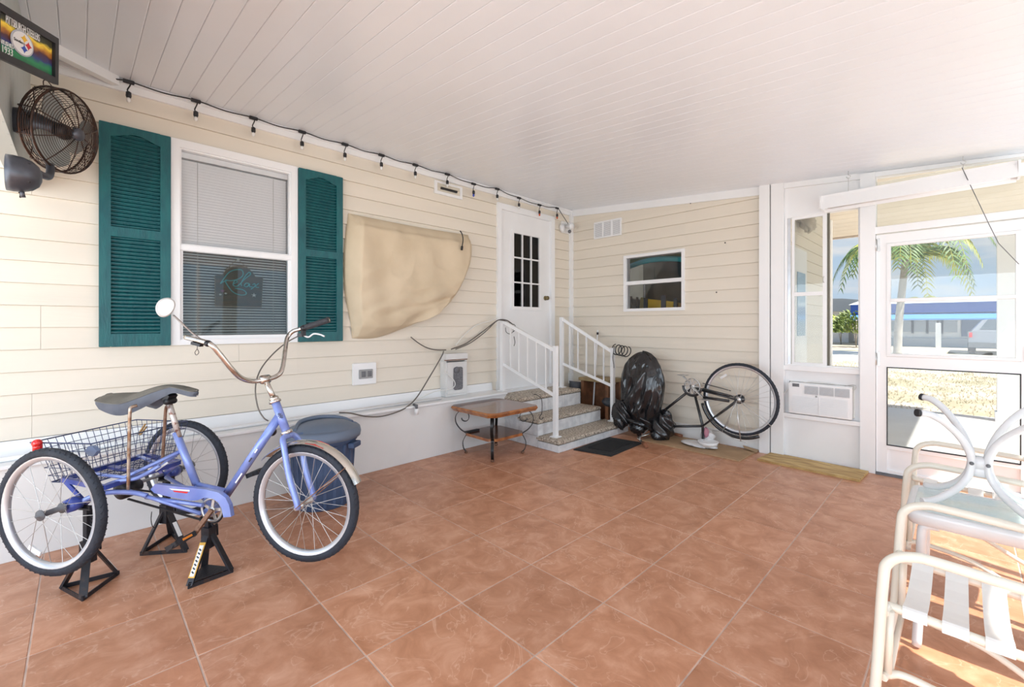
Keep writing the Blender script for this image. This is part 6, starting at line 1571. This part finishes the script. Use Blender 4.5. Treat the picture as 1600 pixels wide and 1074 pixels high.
# shed wing side wall, seen through the porch window
YW = 1.30
ww = struct('wall_shed', MB().box((XB+0.11, YW+0.02, GZ), (7.30, YW+0.12, SOZ)), SIDING)
siding(ww, 'x', YW+0.02, XB+0.12, 7.28, 0.0, SOZ-0.01, [(5.35, 5.98, -0.1, 2.12)])
struct('trim_9', MB().box((7.26, YW-0.02, GZ), (7.36, YW+0.12, SOZ)), TRIMW)
nt_ = MB(); z = 0.05
while z < SOZ-0.1: nt_.box((7.235, YW-0.006, z), (7.262, YW+0.006, z+0.03)); z += EX
t9 = bpy.data.objects['trim_9']; ORG['trim_9'] = t9.location.copy()
obj('siding_end_notches', nt_, DGREY, t9)['kind'] = 'stuff'
d3 = struct('door_3', MB().box((5.35, YW-0.01, GZ), (5.98, YW+0.03, 2.12)), TRIMW)
obj('door_leaf', MB().box((5.40, YW-0.02, 0.02), (5.93, YW-0.01, 2.06)), WHITE, d3)
obj('pane', MB().box((5.50, YW-0.028, 1.15), (5.83, YW-0.02, 1.85)), mat('door_pane_blue', (0.30, 0.45, 0.58), 0.1), d3)
wl_ = thing('soffit_lamp', 'dusty wall lamp on the shed wall seen through the sash glass', 'lamp', (5.75, YW, 2.36))
obj('lamp_body', crumple((5.70, YW-0.08, 2.40), 0.16, 0.07, 0.09, 8, amp=0.3), mat('dusty_lamp', (0.50, 0.43, 0.33), 0.6, var=0.3), wl_)
# porch post on the slab edge
pp_ = az(1576, 654, 0.0)
ps = thing('porch_post', 'white square porch post at the far edge of the slab', 'post', (8.60, -0.49, GZ+0.028))
py_ = ax(1577, 600, 8.6).y
obj('post', MB().cbox((8.52, py_-0.11, GZ+0.028), (8.72, py_+0.11, SOZ), 0.005), TRIMW, ps)
obj('base_trim', MB().cbox((8.50, py_-0.13, GZ+0.028), (8.74, py_+0.13, 0.12), 0.005), TRIMW, ps)

# ---- palms
def frond_mb(L_, rise, droop, az_, seed, leaf=0.42, w_=0.03, n=26):
    rnd = random.Random(seed); spine = []
    for i in range(n+1):
        s = i/n; r = L_*(s-0.12*s*s*s); z = rise*sin(pi*min(1, s*0.62))*L_-droop*s*s*s*L_
        spine.append(Vector((r*cos(az_), r*sin(az_), z)))
    st = MB().tube(spine[::3], [0.02*(1-0.8*i/len(spine[::3]))+0.004 for i in range(len(spine[::3]))], 5)
    lf = MB()
    for i in range(2, n+1):
        for s_ in (-1, 1):
            p = spine[i]; tg = (spine[i]-spine[i-1]).normalized(); sd_ = tg.cross(Vector((0, 0, 1))).normalized()*s_
            ll = leaf*(0.45+0.75*sin(pi*(i/n)**0.8))*rnd.uniform(0.85, 1.1)
            d = (sd_*0.8+tg*0.55+Vector((0, 0, -0.30-0.3*rnd.random()))).normalized()
            q = p+d*ll*0.55+Vector((0, 0, 0.03)); e_ = p+d*ll+Vector((0, 0, -0.10*ll))
            wv_ = tg*w_
            lf.add([p-wv_*0.6, p+wv_*0.6, q+wv_, e_, q-wv_], [(0, 1, 2, 4), (4, 2, 3)])
    return st, lf
LEAFG = mat('palm_leaf_green', (0.16, 0.27, 0.09), 0.5, objvar=0.25, var=0.4, vscale=2)
LEAFY = mat('palm_leaf_yellow', (0.50, 0.52, 0.10), 0.5, objvar=0.2, var=0.3, vscale=2)
TRUNK = mat('palm_trunk', (0.45, 0.41, 0.36), 0.9, col2=(0.28, 0.25, 0.21), vscale=8, bump=0.5, stretch=(1, 1, 5))
def palm(loc, H_, L_, nf, seed, label, tr_=0.17, lean=(0.3, 0.0), leaf=0.5, yel=0.3, name='palm_tree', w_=0.03, n=26, rise=0.30, spread=None):
    loc = Vector(loc); t = thing(name, label, 'palm', loc)
    top_ = loc+Vector((lean[0], lean[1], H_))
    pts = cm([loc, loc+Vector((lean[0]*0.2, lean[1]*0.2, H_*0.35)), loc+Vector((lean[0]*0.6, lean[1]*0.6, H_*0.7)), top_], 5)
    rs = [tr_*(1.3 if i == 0 else 1.0-0.25*i/len(pts)) for i in range(len(pts))]
    obj('trunk', MB().tube(pts, rs, 12), TRUNK, t)
    rnd = random.Random(seed)
    for k in range(nf):
        a = 2*pi*k/nf+rnd.uniform(-0.2, 0.2)
        st, lf = frond_mb(L_*rnd.uniform(0.85, 1.05), rise*rnd.uniform(0.6, 1.5), rnd.uniform(0.45, 0.85), a, seed*31+k, leaf, w_, n)
        st.v = [p+top_ for p in st.v]; lf.v = [p+top_ for p in lf.v]
        f_ = obj('frond', lf, LEAFY if rnd.random() < yel else LEAFG, t)
        obj('frond_stem', st, LEAFY, f_)
    return t
pA = az(1402, 556, GZ)
palm((pA.x, pA.y, GZ), 4.05, 2.9, 17, 3, 'green palm with leaning grey trunk on the sandy lawn beyond the door', lean=(0.2, -0.25), leaf=0.75, yel=0.35, tr_=0.15, w_=0.045, n=30, rise=0.42)
pB = ad(1436, 500, 42); palm((pB.x, pB.y, GZ), 3.6, 1.7, 11, 9, 'small distant palm behind the blue-roofed house', leaf=0.5, yel=0.6, w_=0.06, n=14)
pB = ad(1536, 500, 60); palm((pB.x, pB.y, GZ), 4.3, 2.0, 9, 12, 'tiny distant palm right of the blue-roofed house roofline', leaf=0.6, yel=0.1, w_=0.07, n=14)
# palms beside the porch (their shade dapples the floor, and the big window mirrors them)
palm((2.7, -5.6, GZ), 4.9, 2.2, 10, 21, 'palm standing beside the open side of the porch', leaf=0.6, yel=0.3, w_=0.03, lean=(0.1, 0.1))
palm((-2.2, -7.6, GZ), 4.9, 2.2, 12, 25, 'second palm beside the porch, farther along the lawn', leaf=0.6, yel=0.4, w_=0.04, lean=(-0.2, 0.2))
# ---- yellow-green shrub
def shrub(loc, r, h_, seed, label, m_=None, n=900):
    rnd = random.Random(seed); t = thing('shrub', label, 'shrub', loc); mb = MB(); loc = Vector(loc)
    for i in range(n):
        a = rnd.uniform(0, 2*pi); b = rnd.uniform(-0.2, 1); rr__ = r*rnd.uniform(0.65, 1.05)*sqrt(max(0.05, 1-b*b*0.8)); p = loc+Vector((cos(a)*rr__, sin(a)*rr__, h_*0.5+h_*0.5*b*rnd.uniform(.7, 1.1)))
        d = Vector((cos(a)+rnd.uniform(-.5, .5), sin(a)+rnd.uniform(-.5, .5), rnd.uniform(0.1, 1.2))).normalized()*rnd.uniform(0.16, 0.34); s_ = d.orthogonal().normalized()*0.06
        mb.add([p, p+d*0.5+s_, p+d, p+d*0.5-s_], [(0, 1, 2, 3)])
    o = obj('leaves', mb, m_ or LEAFY, t); o['kind'] = 'stuff'
    obj('stems', MB().tube([loc, loc+Vector((0.05, 0, h_*0.8))], 0.03, 6).tube([loc, loc+Vector((-0.2, 0.15, h_*0.7))], 0.02, 6), TRUNK, t)
LG = mat('shrub_yellow_green', (0.62, 0.66, 0.12), 0.5, col2=(0.22, 0.33, 0.05), vscale=3)
q = ad(1314, 535, 29.5); shrub((q.x, q.y, GZ), 1.05, 1.9, 2, 'yellow-green shrub low beside the far driveway', LG)
q = ad(1338, 520, 25.5); shrub((q.x, q.y, GZ), 1.0, 2.0, 4, 'taller green shrub behind the yellow-green one', mat('shrub_green', (0.25, 0.34, 0.10), 0.5, var=0.5, vscale=3))
# ---- house across the road
HX = 36.0
def hp(u, v, X=HX): return ax(u, v, X)
hs_ = thing('blue_roof_house', 'low white house with blue roof band across the road', 'house', (HX, hp(1470, 530).y, GZ))
yA, yB = hp(1340, 530).y, hp(1640, 530).y-3
HW = mat('house_white', (0.75, 0.76, 0.76), 0.7, var=0.05); HB = mat('house_blue', (0.035, 0.10, 0.36), 0.5); HBL = mat('awning_blue', (0.10, 0.30, 0.68), 0.5)
zr0, zr1, zr2 = hp(1450, 499).z, hp(1450, 489).z, hp(1450, 474).z
obj('wall', MB().box((HX, yB, GZ), (HX+6, yA, zr0+0.3)), HW, hs_)
obj('roof_band', MB().box((HX-0.5, yB-0.3, zr1), (HX+6.3, yA+0.3, zr2)), HB, hs_)
obj('roof', MB().prism([(HX-0.6, yA+0.4, zr2), (HX+3, yA+0.4, zr2+0.35), (HX+7, yA+0.4, zr2)], (0, yB-yA-0.8, 0)), HW, hs_)
obj('awning', MB().prism([(HX-1.4, yA+0.3, zr0+0.02), (HX, yA+0.3, zr1+0.05), (HX, yA+0.3, zr1-0.02), (HX-1.4, yA+0.3, zr0-0.06)], (0, yB-yA-0.6, 0)), HBL, hs_)
zw0, zw1 = hp(1450, 519).z, hp(1450, 502).z
WG = mat('far_window_grey', (0.36, 0.40, 0.44), 0.2)
for u0, u1 in ((1390, 1400), (1409, 1424), (1428, 1447), (1451, 1463), (1468, 1470), (1474, 1496)):
    y0_, y1_ = hp(u1, 510).y, hp(u0, 510).y
    w_ = obj('window', MB().box((HX-0.05, y0_, zw0), (HX, y1_, zw1)), WG, hs_)
    obj('window_frame', MB().box((HX-0.10, y0_-0.12, zw0-0.1), (HX-0.05, y0_, zw1+0.1)).box((HX-0.10, y1_, zw0-0.1), (HX-0.05, y1_+0.12, zw1+0.1)), HW, w_)
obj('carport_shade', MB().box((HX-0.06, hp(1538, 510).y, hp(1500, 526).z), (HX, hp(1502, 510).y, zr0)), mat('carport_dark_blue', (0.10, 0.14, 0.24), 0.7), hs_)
w_ = obj('window', MB().box((HX-0.05, hp(1564, 510).y-1.5, zw0+0.3), (HX, hp(1542, 510).y, zw1)), WG, hs_)
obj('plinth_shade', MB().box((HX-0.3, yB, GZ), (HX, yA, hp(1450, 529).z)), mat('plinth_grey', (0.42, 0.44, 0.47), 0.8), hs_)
t = thing('mail_post', 'short white post on the verge in front of the blue-roofed house', 'post', (30, hp(1466, 530, 30).y, GZ))
obj('post', MB().cbox((29.95, hp(1466, 530, 30).y-0.10, GZ), (30.1, hp(1466, 530, 30).y+0.10, hp(1466, 505, 30).z), 0.01), HW, t)
# grey house at left of the open window
gh = thing('grey_house', 'dark grey-roofed neighbour house beyond the shrubs', 'house', (38, ad(1300, 500, 30).y, GZ))
hy0, hy1 = ax(1326, 500, 40).y, ax(1296, 500, 40).y+4
obj('wall', MB().box((40, hy0, GZ), (46, hy1, ax(1310, 485, 40).z)), HW, gh)
obj('roof', MB().prism([(39.5, hy0-3.2, ax(1310, 487, 40).z), (39.5, hy1, ax(1310, 487, 40).z), (39.5, hy1, ax(1310, 464, 40).z), (39.5, hy0+0.3, ax(1322, 467, 40).z), (39.5, hy0-3.2, ax(1335, 476, 40).z)], (7, 0, 0)), mat('slate_roof', (0.22, 0.25, 0.28), 0.7), gh)
obj('window', MB().box((39.9, ax(1309, 485, 40).y, ax(1310, 483, 40).z), (40.0, ax(1304, 485, 40).y, ax(1310, 472, 40).z)), WG, gh)
# ---- car
cX = 27.5
cy0_, cy1_ = ax(1562, 530, cX).y-1.6, ax(1513, 530, cX).y
carg = thing('parked_car', 'silver pickup car parked by the carport across the road', 'car', (cX+1, (cy0_+cy1_)/2, 0))
CP = mat('car_paint_silver', (0.40, 0.41, 0.44), 0.3, 0.5)
def prof_box(P, y0, y1, m_, nm): return obj(nm, MB().prism([(x, y1, z) for x, z in P], (0, y0-y1, 0)), m_, carg)
cz0 = GZ+0.02
prof_box([(cX, cz0+0.45), (cX+4.4, cz0+0.45), (cX+4.4, cz0+0.95), (cX+0.1, cz0+1.0)], cy0_, cy1_, CP, 'body')
obj('cabin', MB().add([(cX+0.2, cy0_+0.1, cz0+1.0), (cX+0.2, cy1_-0.1, cz0+1.0), (cX+3.2, cy1_-0.1, cz0+1.0), (cX+3.2, cy0_+0.1, cz0+1.0), (cX+0.5, cy0_+0.3, cz0+1.5), (cX+0.5, cy1_-0.45, cz0+1.5), (cX+2.6, cy1_-0.45, cz0+1.5), (cX+2.6, cy0_+0.3, cz0+1.5)], [(0, 4, 5, 1), (1, 5, 6, 2), (2, 6, 7, 3), (3, 7, 4, 0), (4, 7, 6, 5)]), CP, carg)
obj('rear_window', MB().add([(cX+0.23, cy0_+0.3, cz0+1.08), (cX+0.23, cy1_-0.35, cz0+1.08), (cX+0.45, cy1_-0.6, cz0+1.52), (cX+0.45, cy0_+0.45, cz0+1.52)], [(0, 3, 2, 1)]), mat('car_glass', (0.10, 0.12, 0.14), 0.1), carg)
obj('bumper', MB().box((cX-0.08, cy0_, cz0+0.30), (cX+0.1, cy1_, cz0+0.52)), DGREY, carg)
obj('tail_lamp', MB().box((cX-0.02, cy1_-0.12, cz0+0.74), (cX+0.06, cy1_-0.02, cz0+0.95)), RED, carg)
for x_ in (cX+0.8, cX+3.5):
    for y_ in (cy1_-0.12, cy0_+0.12): obj('wheel', MB().lathe([(0.001, -0.12), (0.33, -0.12), (0.35, 0), (0.33, 0.12), (0.001, 0.12)], (x_, y_, cz0+0.34), (0, 1, 0), 20), RUBBER, carg)
# clumps of dry grass near the slab
def tufts(x0_, x1_, y0_, y1_, n, seed):
    rnd = random.Random(seed); mb = MB()
    for i in range(n):
        p = Vector((rnd.uniform(x0_, x1_), rnd.uniform(y0_, y1_), GZ))
        for k in range(3):
            a = rnd.uniform(0, 6.28); d = Vector((cos(a)*0.04, sin(a)*0.04, rnd.uniform(0.02, 0.06))); s_ = Vector((-sin(a), cos(a), 0))*0.006
            mb.add([p-s_, p+s_, p+d], [(0, 1, 2)])
    return mb
t = obj('lawn_grass', tufts(8.9, 19, -6, 6.5, 12000, 1), mat('dry_grass_blade', (0.47, 0.42, 0.27), 0.9, col2=(0.60, 0.52, 0.40), vscale=1.2, detail=6)); tag(t, 'sparse dry grass on the sandy lawn', 'grass', kind='stuff')
